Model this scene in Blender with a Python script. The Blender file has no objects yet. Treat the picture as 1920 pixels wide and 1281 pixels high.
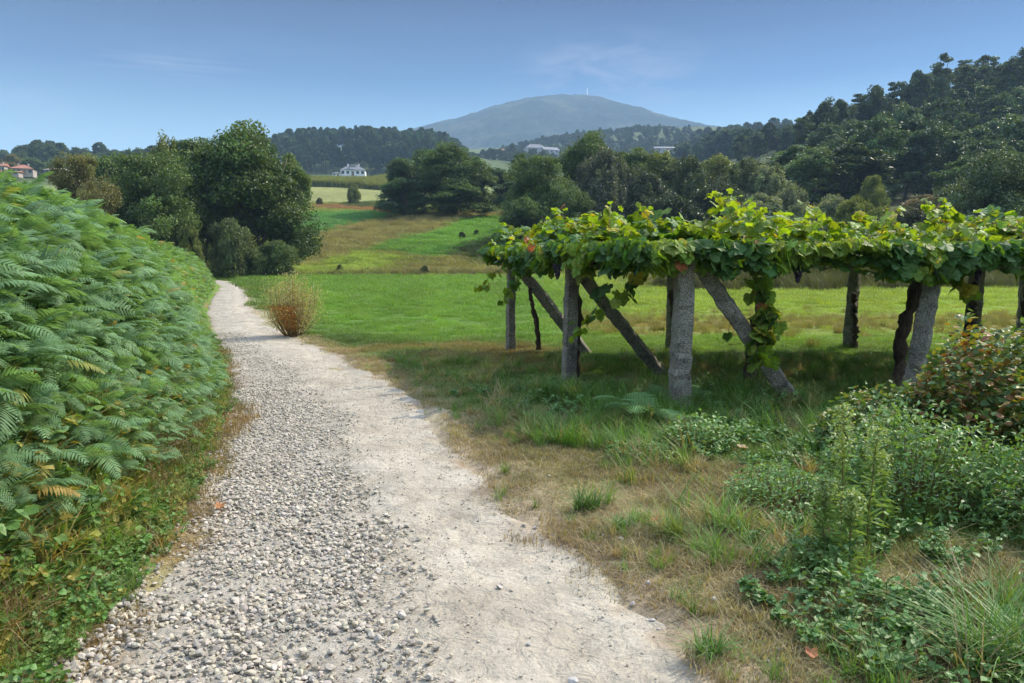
import bpy, math, random
import numpy as np
from mathutils import Vector, Matrix

# ------------------------------------------------------------------ scene, camera, light
S = bpy.context.scene
C = S.collection
random.seed(7)
RNG = np.random.default_rng(11)
FPX, HORIZ, EYE = 1440.0, 480.0, 1.6
PITCH = math.atan((640.5 - HORIZ) / FPX)
cam = bpy.data.cameras.new("camera")
cam.lens = 27.0; cam.sensor_width = 36.0; cam.clip_start = 0.05; cam.clip_end = 9000
cam_o = bpy.data.objects.new("camera", cam); C.objects.link(cam_o)
cam_o.location = (0, 0, EYE); cam_o.rotation_euler = (math.pi / 2 - PITCH, 0, 0)
S.camera = cam_o

SUN_EL, SUN_AZ = math.radians(42), math.radians(56)      # azimuth from +Y towards +X
SD = Vector((math.sin(SUN_AZ) * math.cos(SUN_EL), math.cos(SUN_AZ) * math.cos(SUN_EL), math.sin(SUN_EL)))
sl = bpy.data.lights.new("sun", 'SUN'); sl.energy = 4.7; sl.angle = math.radians(0.6); sl.color = (1.0, 0.90, 0.72)
so = bpy.data.objects.new("sun", sl); C.objects.link(so)
so.rotation_euler = (-SD).to_track_quat('-Z', 'Y').to_euler()

W = bpy.data.worlds.new("World"); S.world = W; W.use_nodes = True
wn, wl = W.node_tree.nodes, W.node_tree.links
bg = wn["Background"]; bg.inputs[1].default_value = 0.15
sky = wn.new("ShaderNodeTexSky"); sky.sky_type = 'NISHITA'; sky.sun_disc = False
sky.sun_elevation = SUN_EL; sky.sun_rotation = SUN_AZ
sky.altitude = 200; sky.air_density = 1.0; sky.dust_density = 0.35; sky.ozone_density = 3.0
tc = wn.new("ShaderNodeTexCoord"); mp = wn.new("ShaderNodeMapping"); mp.inputs['Scale'].default_value = (1.6, 1.6, 9)
nz = wn.new("ShaderNodeTexNoise"); nz.inputs['Scale'].default_value = 2.3; nz.inputs['Detail'].default_value = 7; nz.inputs['Roughness'].default_value = .55
cr = wn.new("ShaderNodeValToRGB"); cr.color_ramp.elements[0].position = .53; cr.color_ramp.elements[0].color = (0, 0, 0, 1)
cr.color_ramp.elements[1].position = .86; cr.color_ramp.elements[1].color = (.6, .6, .6, 1)
mxw = wn.new("ShaderNodeMix"); mxw.data_type = 'RGBA'; mxw.inputs[7].default_value = (5.2, 5.6, 7.2, 1)
wl.new(tc.outputs['Generated'], mp.inputs[0]); wl.new(mp.outputs[0], nz.inputs['Vector']); wl.new(nz.outputs[0], cr.inputs[0])
wl.new(cr.outputs[0], mxw.inputs[0]); wl.new(sky.outputs[0], mxw.inputs[6])
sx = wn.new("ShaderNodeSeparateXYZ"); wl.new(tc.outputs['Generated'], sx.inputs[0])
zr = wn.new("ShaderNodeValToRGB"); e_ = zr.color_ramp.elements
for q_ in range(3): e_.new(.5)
for q_, (p_, c_) in enumerate([(0.0, (.56, .62, .62)), (.13, (.58, .65, .58)), (.21, (.12, .235, .34)), (.31, (.0, .035, .13)), (.54, (6.0, 4.6, 3.4))]):  # last stop: sky above the view brightened and warmed as added fill light
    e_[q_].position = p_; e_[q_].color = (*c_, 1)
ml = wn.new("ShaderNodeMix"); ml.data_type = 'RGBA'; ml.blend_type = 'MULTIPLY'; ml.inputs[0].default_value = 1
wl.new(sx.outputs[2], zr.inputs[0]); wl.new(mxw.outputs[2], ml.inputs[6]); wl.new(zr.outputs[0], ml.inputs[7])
cld = None
for (cp_, rad_, st_, sc_) in [((1140, 140), .15, .75, (5, 5, 16)), ((330, 125), .12, .42, (3, 3, 60))]:
    u_ = (cp_[0] - 960) / FPX; v_ = (640.5 - cp_[1]) / FPX
    dv = Vector((u_, math.cos(PITCH) + v_ * math.sin(PITCH), -math.sin(PITCH) + v_ * math.cos(PITCH))).normalized()
    sub = wn.new("ShaderNodeVectorMath"); sub.operation = 'SUBTRACT'; wl.new(tc.outputs['Generated'], sub.inputs[0]); sub.inputs[1].default_value = dv
    scl = wn.new("ShaderNodeVectorMath"); scl.operation = 'MULTIPLY'; wl.new(sub.outputs[0], scl.inputs[0]); scl.inputs[1].default_value = (1, 1, 2.6 if rad_ > .13 else 6)
    ln = wn.new("ShaderNodeVectorMath"); ln.operation = 'LENGTH'; wl.new(scl.outputs[0], ln.inputs[0])
    mr = wn.new("ShaderNodeMapRange"); mr.inputs['From Min'].default_value = rad_; mr.inputs['From Max'].default_value = 0; wl.new(ln.outputs['Value'], mr.inputs['Value'])
    m2 = wn.new("ShaderNodeMapping"); m2.inputs['Scale'].default_value = sc_; wl.new(tc.outputs['Generated'], m2.inputs[0])
    n2 = wn.new("ShaderNodeTexNoise"); n2.inputs['Scale'].default_value = 3.0; n2.inputs['Detail'].default_value = 8; n2.inputs['Distortion'].default_value = .4; wl.new(m2.outputs[0], n2.inputs['Vector'])
    r2 = wn.new("ShaderNodeMapRange"); r2.inputs['From Min'].default_value = .40; r2.inputs['From Max'].default_value = .70; wl.new(n2.outputs[0], r2.inputs['Value'])
    mm2 = wn.new("ShaderNodeMath"); mm2.operation = 'MULTIPLY'; wl.new(mr.outputs[0], mm2.inputs[0]); wl.new(r2.outputs[0], mm2.inputs[1])
    m3 = wn.new("ShaderNodeMath"); m3.operation = 'MULTIPLY'; m3.inputs[1].default_value = st_; wl.new(mm2.outputs[0], m3.inputs[0])
    if cld is None: cld = m3.outputs[0]
    else:
        ad = wn.new("ShaderNodeMath"); ad.operation = 'ADD'; wl.new(cld, ad.inputs[0]); wl.new(m3.outputs[0], ad.inputs[1]); cld = ad.outputs[0]
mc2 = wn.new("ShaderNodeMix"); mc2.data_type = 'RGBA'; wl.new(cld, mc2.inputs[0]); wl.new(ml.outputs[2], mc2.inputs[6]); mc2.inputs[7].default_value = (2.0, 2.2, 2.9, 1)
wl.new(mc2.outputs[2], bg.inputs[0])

S.view_settings.view_transform = 'Standard'; S.view_settings.look = 'None'
S.view_settings.exposure = 0.46; S.view_settings.gamma = 1.0
S.render.engine = 'CYCLES'
S.cycles.max_bounces = 7; S.cycles.diffuse_bounces = 3; S.cycles.glossy_bounces = 2
S.cycles.transmission_bounces = 4; S.cycles.volume_bounces = 1; S.cycles.transparent_max_bounces = 8
S.cycles.use_denoising = True
S.cycles.use_adaptive_sampling = True; S.cycles.adaptive_threshold = 0.02

# ------------------------------------------------------------------ numpy helpers
def _h(ix, iy, seed):
    n = (ix.astype(np.int64) * 374761393 + iy.astype(np.int64) * 668265263 + seed * 974711) & 0x7fffffff
    n = ((n ^ (n >> 13)) * 1274126177) & 0x7fffffff
    return ((n ^ (n >> 16)) & 0xffff) / 65535.0
def vnoise(x, y, seed=0):
    x = np.asarray(x, float); y = np.asarray(y, float)
    ix = np.floor(x); iy = np.floor(y); fx = x - ix; fy = y - iy
    fx = fx * fx * (3 - 2 * fx); fy = fy * fy * (3 - 2 * fy)
    a = _h(ix, iy, seed); b = _h(ix + 1, iy, seed); c = _h(ix, iy + 1, seed); d = _h(ix + 1, iy + 1, seed)
    return (a * (1 - fx) + b * fx) * (1 - fy) + (c * (1 - fx) + d * fx) * fy
def fbm(x, y, octv=4, seed=0):
    x = np.asarray(x, float); y = np.asarray(y, float)
    s = 0; a = 1; t = 0
    for i in range(octv):
        s = s + a * vnoise(x * 2 ** i + 17.3 * i, y * 2 ** i - 9.1 * i, seed + i); t += a; a *= .5
    return s / t
def sstep(a, b, x):
    t = np.clip((np.asarray(x, float) - a) / (b - a), 0, 1); return t * t * (3 - 2 * t)
def ray(px, py):
    u = (px - 960) / FPX; v = (640.5 - py) / FPX; c, s = math.cos(PITCH), math.sin(PITCH)
    return np.array([u, c + v * s, -s + v * c])
def at(px, py, Y):
    d = ray(px, py); t = Y / d[1]; return np.array([d[0] * t, Y, EYE + d[2] * t])
def gz(px, py, z=0.0):
    d = ray(px, py); t = (z - EYE) / d[2]; return np.array([d[0] * t, d[1] * t, z])

# ------------------------------------------------------------------ path outline (world)
PE = [(1281, 120, 1370), (1150, 225, 1270), (1050, 320, 1145), (950, 372, 965), (900, 392, 925), (850, 410, 880), (800, 425, 845),
      (750, 432, 785), (700, 425, 715), (670, 410, 655), (650, 400, 600), (630, 392, 545), (610, 388, 505), (590, 387, 480),
      (575, 388, 468), (560, 397, 467), (545, 408, 464), (535, 408, 452), (527, 396, 424)]
_L = np.array([gz(l, y)[:2] for y, l, r in PE]); _R = np.array([gz(r, y)[:2] for y, l, r in PE])
_y = _L[:, 1]
PY = np.concatenate([[-60, -3, 0], _y, [56, 62, 70, 90]])
PLX = np.concatenate([[-1.2, -1.3, -1.35], _L[:, 0], [-25.5, -33, -45, -80]])
PRX = np.concatenate([[1.3, 1.0, .95], _R[:, 0], [-24, -31, -43, -78]])
def xl(y): return np.interp(y, PY, PLX)
def xr(y): return np.interp(y, PY, PRX)

RY = [0, 50, 57, 62, 66, 75, 100, 150, 200, 260, 420, 600, 800, 1100, 1400, 4000]
RZ = [0, 0, 0.02, .25, .8, 2.35, 6.5, 11.6, 19, 27.5, 43, 70, 108, 150, 160, 160]
MPX = [(-400, 320), (200, 315), (600, 290), (700, 264), (780, 248), (815, 243), (850, 234), (880, 224), (930, 203), (985, 190), (1020, 186), (1050, 184), (1085, 185), (1110, 188),
       (1150, 200), (1200, 215), (1250, 228), (1300, 238), (1345, 245), (1420, 252), (1700, 258), (2400, 265)]
def H(x, y, fine=True):
    x = np.asarray(x, float); y = np.asarray(y, float)
    yy = y + 6 * (fbm(x / 60, y / 60, 2, 5) - .5) * sstep(60, 90, y)
    z = np.interp(yy, RY, RZ)
    u = x / np.maximum(y, 5.0)
    far = sstep(260, 600, y)
    z = z * (1 - .20 * far * sstep(-.30, -.5, u))
    z = z + 24 * np.exp(-(((x - 190) / 140) ** 2 + ((y - 780) / 150) ** 2)) + 14 * np.exp(-(((x + 75) / 80) ** 2 + ((y - 480) / 60) ** 2))
    z = z + 22 * np.exp(-(((x - 190) / 70) ** 2 + ((y - 520) / 70) ** 2))
    z = z + 52 * np.exp(-(((x - 235) / 112) ** 2 + ((y - 235) / 125) ** 2))
    z = z + (fbm(x / 25, y / 25, 3, 9) - .5) * 3 * sstep(70, 260, y)
    # fern bank left of the path
    s = xl(y) - x
    amp = 2.5 * np.interp(y, [0, 10, 20, 32, 46, 60], [.86, .80, .73, .68, .58, 0]) * (0.92 + .16 * (vnoise(y / 5, s / 6, 3)))
    z = z + amp * (1 - np.exp(-np.maximum(s - .28, 0) / 1.1)) * np.where(y > -30, 1, 0)
    z = z - np.maximum(s - 7, 0) * .0
    # right hedge bank behind the vineyard meadow
    z = z + 1.3 * sstep(34, 38, y - .12 * (x - 10)) * (1 - sstep(48, 62, y)) * sstep(6, 12, x)
    # field steps
    z = z + .16 * sstep(56.6, 57.6, y) * sstep(-14, -10, x)
    if fine:
        near = (1 - sstep(40, 90, y))
        inp = sstep(0, .25, x - xl(y)) * sstep(0, .25, xr(y) - x)
        z = z + near * ((fbm(x / 1.4, y / 1.4, 4, 1) - .5) * .13 + (fbm(x / .22, y / .22, 2, 2) - .5) * .035) * (1 - .8 * inp) - inp * .05
    return z
def hit(px, py, ymin=2.0, ymax=1500):
    d = ray(px, py); ys = np.geomspace(ymin, ymax, 3000); t = ys / d[1]
    zz = EYE + d[2] * t; hh = H(d[0] * t, ys, False)
    k = np.argmax(zz < hh)
    if not (zz < hh).any(): k = len(ys) - 1
    return np.array([d[0] * t[k], ys[k], hh[k]])
def inpoly(x, y, P):
    P = np.asarray(P); ins = np.zeros(np.shape(x), bool); j = len(P) - 1
    for i in range(len(P)):
        xi, yi = P[i]; xj, yj = P[j]
        c = ((yi > y) != (yj > y)) & (x < (xj - xi) * (y - yi) / (yj - yi + 1e-12) + xi)
        ins ^= c; j = i
    return ins
LIME = (.25, .33, .07); GREEN = (.135, .27, .05); BGREEN = (.105, .24, .08); DRY = (.23, .22, .10); TAN = (.19, .20, .065)
BROWN = (.20, .19, .07); YEL = (.20, .23, .06); OLIVE = (.075, .10, .025); SOIL = (.25, .14, .08); DKG = (.05, .10, .022)
POLY = [
 (TAN, [(540, 352), (725, 352), (718, 384), (540, 392)]), (OLIVE, [(650, 378), (725, 374), (735, 394), (640, 390)]),
 (SOIL, [(590, 386), (640, 386), (740, 396), (760, 402), (690, 398), (590, 392)]),
 (YEL, [(540, 392), (640, 394), (715, 399), (560, 401)]), (BGREEN, [(540, 401), (690, 400), (750, 407), (640, 425), (600, 440), (560, 445), (520, 420)]),
 (LIME, [(520, 446), (600, 440), (590, 455), (540, 470)]),
 (DRY, [(500, 488), (560, 466), (610, 440), (650, 425), (750, 406), (860, 404), (950, 400), (950, 408), (880, 412), (785, 440), (692, 466), (620, 486), (545, 508), (500, 510)]),
 (GREEN, [(690, 466), (785, 440), (870, 413), (950, 407), (960, 432), (930, 442), (860, 466), (815, 481), (740, 470)]),
 (LIME, [(500, 516), (560, 503), (625, 486), (680, 471), (745, 474), (760, 484), (735, 500), (695, 518)]),
 (TAN, [(680, 470), (740, 471), (815, 482), (900, 484), (880, 505), (760, 522), (697, 519), (738, 500), (762, 484)]),
 (BROWN, [(770, 498), (860, 478), (960, 440), (1000, 440), (1000, 535), (880, 530), (700, 520)]),
 (OLIVE, [(850, 478), (930, 445), (1010, 440), (1010, 470), (900, 500)]),
]
POLYW = [(c, np.array([hit(a, b, 50, 700)[:2] for a, b in P])) for c, P in POLY]
def zonecol(x, y):
    """albedo of the ground cover at x, y"""
    x = np.asarray(x, float); y = np.asarray(y, float)
    sc = np.clip(y / 30, .25, 3)
    jf = np.where(y > 55, .45, 1.0); jx = x + (fbm(x / sc, y / sc, 3, 21) - .5) * sc * 1.6 * jf; jy = y + (fbm(x / sc + 50, y / sc, 3, 22) - .5) * sc * 2.2 * jf
    def A(c): return np.array(c)[None, :]
    x0 = x.ravel(); y0 = y.ravel(); jx = jx.ravel(); jy = jy.ravel()
    n = len(x0)
    col = np.tile(A((.15, .18, .055)), (n, 1))
    def mix(m, c):
        nonlocal col
        m = np.clip(m, 0, 1)[:, None]; col = col * (1 - m) + A(c) * m
    # --- vineyard side verge
    n1 = fbm(x0 / .9, y0 / .9, 4, 31); n2 = fbm(x0 / 4, y0 / 4, 3, 32)
    near = y0 < 60
    mix(near * 1.0, (.105, .175, .035))
    d = x0 - xr(y0)
    dryness = sstep(.50, .66, -.05 * sstep(4.5, 6, y0) + n1 + .25 * np.exp(-np.maximum(d, 0) / 1.1) * sstep(14, 5, y0) + .20 * sstep(4.2, 3, y0))
    mix(near * dryness * .8, (.26, .205, .115))
    # green meadow bands
    g = sstep(13.2, 14.6, jy - .30 * np.minimum(jx, 0) * -1 + .25 * np.maximum(jx - 0.5, 0) * -1 * 0)
    mix(near * g, (.125, .235, .034))
    mix(near * g * sstep(.35, .65, fbm(x0 / 2.5, y0 / 1.8, 3, 34)) * .10, (.18, .27, .04))
    gy = sstep(.5, 4.5, jx) * g
    mix(near * gy, (.23, .31, .045))
    mix(near * gy * sstep(30, 22, jy) * sstep(15.5, 17, jy) * 0, (.3, .3, .1))
    dryb = sstep(15.0, 15.8, jy) * sstep(20.5, 18.5, jy) * sstep(.8, 2.2, jx)
    mix(near * dryb * .8 * sstep(.3, .55, fbm(x0 / 1.2, y0 / .8, 3, 35)), (.26, .19, .07))
    br = sstep(9.5, 10.8, jy) * sstep(15.5, 14.5, jy) * sstep(.2, 1.4, jx)
    mix(near * br * .85, (.17, .29, .03))
    dl = sstep(10.5, 11.5, jy) * sstep(14.4, 13.2, jy) * sstep(-3.8, -2.6, jx) * sstep(1.2, .2, jx)
    mix(near * dl * .75 * sstep(.32, .5, fbm(x0 / .7, y0 / .7, 3, 36)), (.24, .17, .07))
    # verge strip right of the far path
    vs = (y0 > 13.5) * (d > 0) * sstep(1.7, .7, d + .5 * (n1 - .5)) 
    mix(near * vs * .8, (.085, .14, .03))
    dust = (y0 < 45) * sstep(.55, -.05, d + .5 * (n1 - .5)) * (d > -.5)
    mix(near * dust * .85, (.36, .29, .205))
    # bank on the left
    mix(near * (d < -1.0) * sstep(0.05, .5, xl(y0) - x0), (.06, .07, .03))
    mix(near * (x0 < xl(y0) + .1) * sstep(.75, .3, xl(y0) - x0) * sstep(.35, .6, n1) * .8, (.24, .16, .08))
    # far right scrub
    fr = sstep(34, 37, y0 - .12 * (x0 - 10)) * sstep(5, 9, x0)
    mix(fr, (.07, .085, .03)); mix(fr * sstep(.45, .6, fbm(x0 / 9, y0 / 9, 3, 37)) * .6, (.15, .11, .06))
    # far fields
    for c, P in POLYW:
        m = inpoly(jx, jy, P) & (y0 > 55)
        mix(m * 1.0, c)
    mf = sstep(190, 230, y0)
    mix(mf * .8, (.05, .075, .025))
    tf = mf * sstep(.5, .55, fbm(x0 / 60, y0 / 25, 3, 41)) * sstep(450, 520, y0)
    mix(tf * .35, (.13, .16, .055))
    tint = .8 + .4 * fbm(x0 / np.clip(y0 / 25, .3, 6), y0 / np.clip(y0 / 14, .3, 10), 4, 43)
    col = col * tint[:, None]
    return col

def new_mesh(name, V, Fq, mats, colors=None, smooth=False, matidx=None, uvw=None):
    """V (n,3), Fq (m,k) int array of equal-size faces, or list of arrays"""
    me = bpy.data.meshes.new(name)
    Fs = Fq if isinstance(Fq, list) else [Fq]
    Fs = [f for f in Fs if len(f)]
    V = np.asarray(V, np.float32)
    me.vertices.add(len(V)); me.vertices.foreach_set("co", V.ravel())
    tot = sum(f.size for f in Fs); npoly = sum(len(f) for f in Fs)
    me.loops.add(tot); me.polygons.add(npoly)
    me.loops.foreach_set("vertex_index", np.concatenate([f.ravel() for f in Fs]).astype(np.int32))
    sizes = np.concatenate([np.full(len(f), f.shape[1]) for f in Fs])
    starts = np.concatenate([[0], np.cumsum(sizes)[:-1]]).astype(np.int32)
    me.polygons.foreach_set("loop_start", starts)
    if matidx is not None: me.polygons.foreach_set("material_index", np.asarray(matidx, np.int32))
    me.polygons.foreach_set("use_smooth", np.full(npoly, smooth))
    if colors is not None:
        a = me.color_attributes.new("col", 'FLOAT_COLOR', 'POINT')
        c4 = np.ones((len(V), 4), np.float32); c4[:, :3] = colors
        a.data.foreach_set("color", c4.ravel())
    for m in (mats if isinstance(mats, (list, tuple)) else [mats]): me.materials.append(m)
    me.update(calc_edges=True)
    return me
def tag(o, label=None, cat=None, group=None, kind=None):
    if label: o["label"] = label
    if cat: o["category"] = cat
    if group: o["group"] = group
    if kind: o["kind"] = kind
    return o
def ob(name, me, parent=None, loc=None):
    o = bpy.data.objects.new(name, me); C.objects.link(o)
    if parent: o.parent = parent
    if loc is not None: o.location = loc
    return o
def empty(name, loc, rz=0.0):
    o = bpy.data.objects.new(name, None); C.objects.link(o); o.location = loc; o.rotation_euler = (0, 0, rz); o.empty_display_size = .2
    return o
def cat_meshes(parts):
    """parts: list of (V, [faces arrays], colors or None)"""
    Vs, Fs, Cs, off = [], {}, [], 0
    for V, F, c in parts:
        Vs.append(V)
        for f in (F if isinstance(F, list) else [F]):
            Fs.setdefault(f.shape[1], []).append(f + off)
        Cs.append(np.tile(np.asarray(c, float)[None, :], (len(V), 1)) if c is not None and np.ndim(c) == 1 else (c if c is not None else np.ones((len(V), 3))))
        off += len(V)
    return np.concatenate(Vs), [np.concatenate(v) for v in Fs.values()], np.concatenate(Cs)
def tube(pts, rad, n=7, cap=True):
    pts = np.asarray(pts, float); m = len(pts); rad = np.broadcast_to(np.asarray(rad, float), (m,))
    t = np.gradient(pts, axis=0); t /= np.linalg.norm(t, axis=1)[:, None] + 1e-9
    ref = np.array([0, 0, 1.0]) if abs(t[0][2]) < .9 else np.array([1.0, 0, 0])
    V = []
    for i in range(m):
        a = np.cross(ref, t[i]); a /= np.linalg.norm(a) + 1e-9; b = np.cross(t[i], a); ref2 = ref
        th = np.linspace(0, 2 * math.pi, n, endpoint=False)
        V.append(pts[i] + rad[i] * (np.cos(th)[:, None] * a + np.sin(th)[:, None] * b))
    V = np.concatenate(V); F = []
    for i in range(m - 1):
        k = np.arange(n); k2 = (k + 1) % n
        F.append(np.stack([i * n + k, i * n + k2, (i + 1) * n + k2, (i + 1) * n + k], 1))
    F = [np.concatenate(F)]
    if cap:
        F.append(np.arange((m - 1) * n, m * n)[None, :]); F.append(np.arange(n)[::-1][None, :])
    return V, F
def boxv(x0, x1, y0, y1, z0, z1):
    V = np.array([[x, y, z] for z in (z0, z1) for y in (y0, y1) for x in (x0, x1)], float)
    F = np.array([[0, 2, 3, 1], [4, 5, 7, 6], [0, 1, 5, 4], [2, 6, 7, 3], [0, 4, 6, 2], [1, 3, 7, 5]])
    return V, [F]

# ------------------------------------------------------------------ materials
def nmat(name):
    m = bpy.data.materials.new(name); m.use_nodes = True; nt = m.node_tree; nt.nodes.clear()
    out = nt.nodes.new("ShaderNodeOutputMaterial"); return m, nt, out
def N(nt, t, **k):
    n = nt.nodes.new(t)
    for a, b in k.items(): setattr(n, a, b)
    return n
def mul(nt, a, b):
    n = N(nt, "ShaderNodeMix", data_type='RGBA', blend_type='MULTIPLY'); n.inputs[0].default_value = 1
    for s, v in ((6, a), (7, b)):
        if isinstance(v, (tuple, list)): n.inputs[s].default_value = (*v[:3], 1)
        else: nt.links.new(v, n.inputs[s])
    return n.outputs[2]
def ramp(nt, src, stops):
    r = N(nt, "ShaderNodeValToRGB"); e = r.color_ramp.elements
    while len(e) < len(stops): e.new(.5)
    for i, (p, c) in enumerate(stops):
        e[i].position = p; e[i].color = (*c, 1) if isinstance(c, tuple) else (c, c, c, 1)
    nt.links.new(src, r.inputs[0]); return r.outputs[0]
def noise(nt, scale, detail=4, rough=.55, coord=None, dist=0.0):
    n = N(nt, "ShaderNodeTexNoise"); n.inputs['Scale'].default_value = scale; n.inputs['Detail'].default_value = detail
    n.inputs['Roughness'].default_value = rough; n.inputs['Distortion'].default_value = dist
    if coord is not None: nt.links.new(coord, n.inputs['Vector'])
    return n.outputs[0]
def pos(nt): return N(nt, "ShaderNodeNewGeometry").outputs['Position']
def leaf_mat(name, source='col', base=(1, 1, 1), trans=.35, rough=.5, spec=.35, ncol=0, tsat=(1.25, 1.15, .35)):
    """source: 'col' vertex colour, 'inst' instancer attribute tint, 'obj' object colour"""
    m, nt, out = nmat(name)
    if source == 'col': s = N(nt, "ShaderNodeAttribute", attribute_name="col").outputs['Color']
    elif source == 'inst':
        a = N(nt, "ShaderNodeAttribute", attribute_name="tint", attribute_type='INSTANCER').outputs['Color']
        b = N(nt, "ShaderNodeAttribute", attribute_name="col").outputs['Color']; s = mul(nt, a, b)
    else:
        a = N(nt, "ShaderNodeObjectInfo").outputs['Color']
        b = N(nt, "ShaderNodeAttribute", attribute_name="col").outputs['Color']; s = mul(nt, a, b)
    c = mul(nt, s, base)
    if ncol:
        c = mul(nt, c, ramp(nt, noise(nt, ncol, 2, .5, pos(nt)), [(.3, .72), (.7, 1.25)]))
    p = N(nt, "ShaderNodeBsdfPrincipled"); nt.links.new(c, p.inputs['Base Color'])
    p.inputs['Roughness'].default_value = rough; p.inputs['Specular IOR Level'].default_value = spec
    t = N(nt, "ShaderNodeBsdfTranslucent"); nt.links.new(mul(nt, c, tsat), t.inputs['Color'])
    mx = N(nt, "ShaderNodeMixShader"); mx.inputs[0].default_value = trans
    nt.links.new(p.outputs[0], mx.inputs[1]); nt.links.new(t.outputs[0], mx.inputs[2]); nt.links.new(mx.outputs[0], out.inputs[0])
    return m
def simple(name, col, rough=.8, var=.25, scale=8, bump=0.0, bscale=40, source=None):
    m, nt, out = nmat(name); p = N(nt, "ShaderNodeBsdfPrincipled"); p.inputs['Roughness'].default_value = rough
    p.inputs['Specular IOR Level'].default_value = .3
    tcn = N(nt, "ShaderNodeTexCoord").outputs['Object']
    c = mul(nt, col, ramp(nt, noise(nt, scale, 5, .6, tcn), [(.3, 1 - var), (.7, 1 + var)]))
    if source: c = mul(nt, c, N(nt, "ShaderNodeAttribute", attribute_name=source).outputs['Color'])
    nt.links.new(c, p.inputs['Base Color'])
    if bump:
        b = N(nt, "ShaderNodeBump"); b.inputs['Strength'].default_value = bump; b.inputs['Distance'].default_value = .02
        nt.links.new(noise(nt, bscale, 6, .65, tcn), b.inputs['Height']); nt.links.new(b.outputs[0], p.inputs['Normal'])
    nt.links.new(p.outputs[0], out.inputs[0]); return m

M = {}
# ground
m, nt, out = nmat("ground_cover"); P_ = pos(nt)
c = N(nt, "ShaderNodeAttribute", attribute_name="col").outputs['Color']
c = mul(nt, c, ramp(nt, noise(nt, 6, 6, .7, P_), [(.3, .6), (.7, 1.3)]))
c = mul(nt, c, ramp(nt, noise(nt, .6, 4, .6, P_), [(.3, .8), (.7, 1.2)]))
p = N(nt, "ShaderNodeBsdfPrincipled"); p.inputs['Roughness'].default_value = .95; p.inputs['Specular IOR Level'].default_value = .1
nt.links.new(c, p.inputs['Base Color'])
b = N(nt, "ShaderNodeBump"); b.inputs['Strength'].default_value = .7; b.inputs['Distance'].default_value = .05
nt.links.new(noise(nt, 14, 6, .7, P_), b.inputs['Height']); nt.links.new(b.outputs[0], p.inputs['Normal']); nt.links.new(p.outputs[0], out.inputs[0])
M['ground'] = m
# path
m, nt, out = nmat("path_dust"); P_ = pos(nt)
c = ramp(nt, noise(nt, 1.7, 6, .6, P_), [(.3, (.29, .258, .202)), (.52, (.375, .338, .268)), (.72, (.42, .382, .31))])
c = mul(nt, c, ramp(nt, noise(nt, 60, 4, .7, P_), [(.3, .78), (.65, 1.12)]))
c = mul(nt, c, ramp(nt, noise(nt, 170, 3, .8, P_), [(.30, .55), (.42, 1.0)]))
c = mul(nt, c, ramp(nt, noise(nt, 5, 6, .7, P_, .5), [(.32, .80), (.55, 1.04)]))
c = mul(nt, c, N(nt, "ShaderNodeAttribute", attribute_name="col").outputs['Color'])
p = N(nt, "ShaderNodeBsdfPrincipled"); p.inputs['Roughness'].default_value = .95; p.inputs['Specular IOR Level'].default_value = .12
nt.links.new(c, p.inputs['Base Color'])
b = N(nt, "ShaderNodeBump"); b.inputs['Strength'].default_value = .55; b.inputs['Distance'].default_value = .012
nt.links.new(noise(nt, 45, 8, .72, P_), b.inputs['Height'])
b2 = N(nt, "ShaderNodeBump"); b2.inputs['Strength'].default_value = .8; b2.inputs['Distance'].default_value = .04
nt.links.new(noise(nt, 11, 5, .6, P_, .8), b2.inputs['Height']); nt.links.new(b.outputs[0], b2.inputs['Normal'])
nt.links.new(b2.outputs[0], p.inputs['Normal']); nt.links.new(p.outputs[0], out.inputs[0]); M['path'] = m
# stones
m, nt, out = nmat("stone"); oc = N(nt, "ShaderNodeTexCoord").outputs['Object']
c = mul(nt, N(nt, "ShaderNodeAttribute", attribute_name="tint", attribute_type='INSTANCER').outputs['Color'], ramp(nt, noise(nt, 30, 5, .7, oc), [(.3, .8), (.7, 1.15)]))
p = N(nt, "ShaderNodeBsdfPrincipled"); p.inputs['Roughness'].default_value = .85; p.inputs['Specular IOR Level'].default_value = .2
nt.links.new(c, p.inputs['Base Color'])
b = N(nt, "ShaderNodeBump"); b.inputs['Strength'].default_value = .4; b.inputs['Distance'].default_value = .01
nt.links.new(noise(nt, 50, 5, .7, oc), b.inputs['Height']); nt.links.new(b.outputs[0], p.inputs['Normal'])
nt.links.new(p.outputs[0], out.inputs[0]); M['stone_i'] = m
M['stone'] = simple("loose_stone", (.46, .43, .39), .85, .2, 25, .4, 60)
# granite post
m, nt, out = nmat("granite"); oc = N(nt, "ShaderNodeTexCoord").outputs['Object']
c = ramp(nt, noise(nt, 70, 3, .7, oc), [(.38, (.09, .080, .065)), (.5, (.23, .205, .165)), (.62, (.36, .33, .27))])
c = mul(nt, c, ramp(nt, noise(nt, 5, 5, .65, oc), [(.35, .55), (.6, 1.15)]))
lich = ramp(nt, noise(nt, 13, 5, .7, oc, .6), [(.54, 0.0), (.62, 1.0)])
mm = N(nt, "ShaderNodeMix", data_type='RGBA'); nt.links.new(lich, mm.inputs[0]); nt.links.new(c, mm.inputs[6]); mm.inputs[7].default_value = (.20, .21, .15, 1)
p = N(nt, "ShaderNodeBsdfPrincipled"); p.inputs['Roughness'].default_value = .9; p.inputs['Specular IOR Level'].default_value = .2
nt.links.new(mm.outputs[2], p.inputs['Base Color'])
b = N(nt, "ShaderNodeBump"); b.inputs['Strength'].default_value = .9; b.inputs['Distance'].default_value = .015
nt.links.new(noise(nt, 35, 8, .75, oc), b.inputs['Height']); nt.links.new(b.outputs[0], p.inputs['Normal'])
nt.links.new(p.outputs[0], out.inputs[0]); M['granite'] = m
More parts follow.
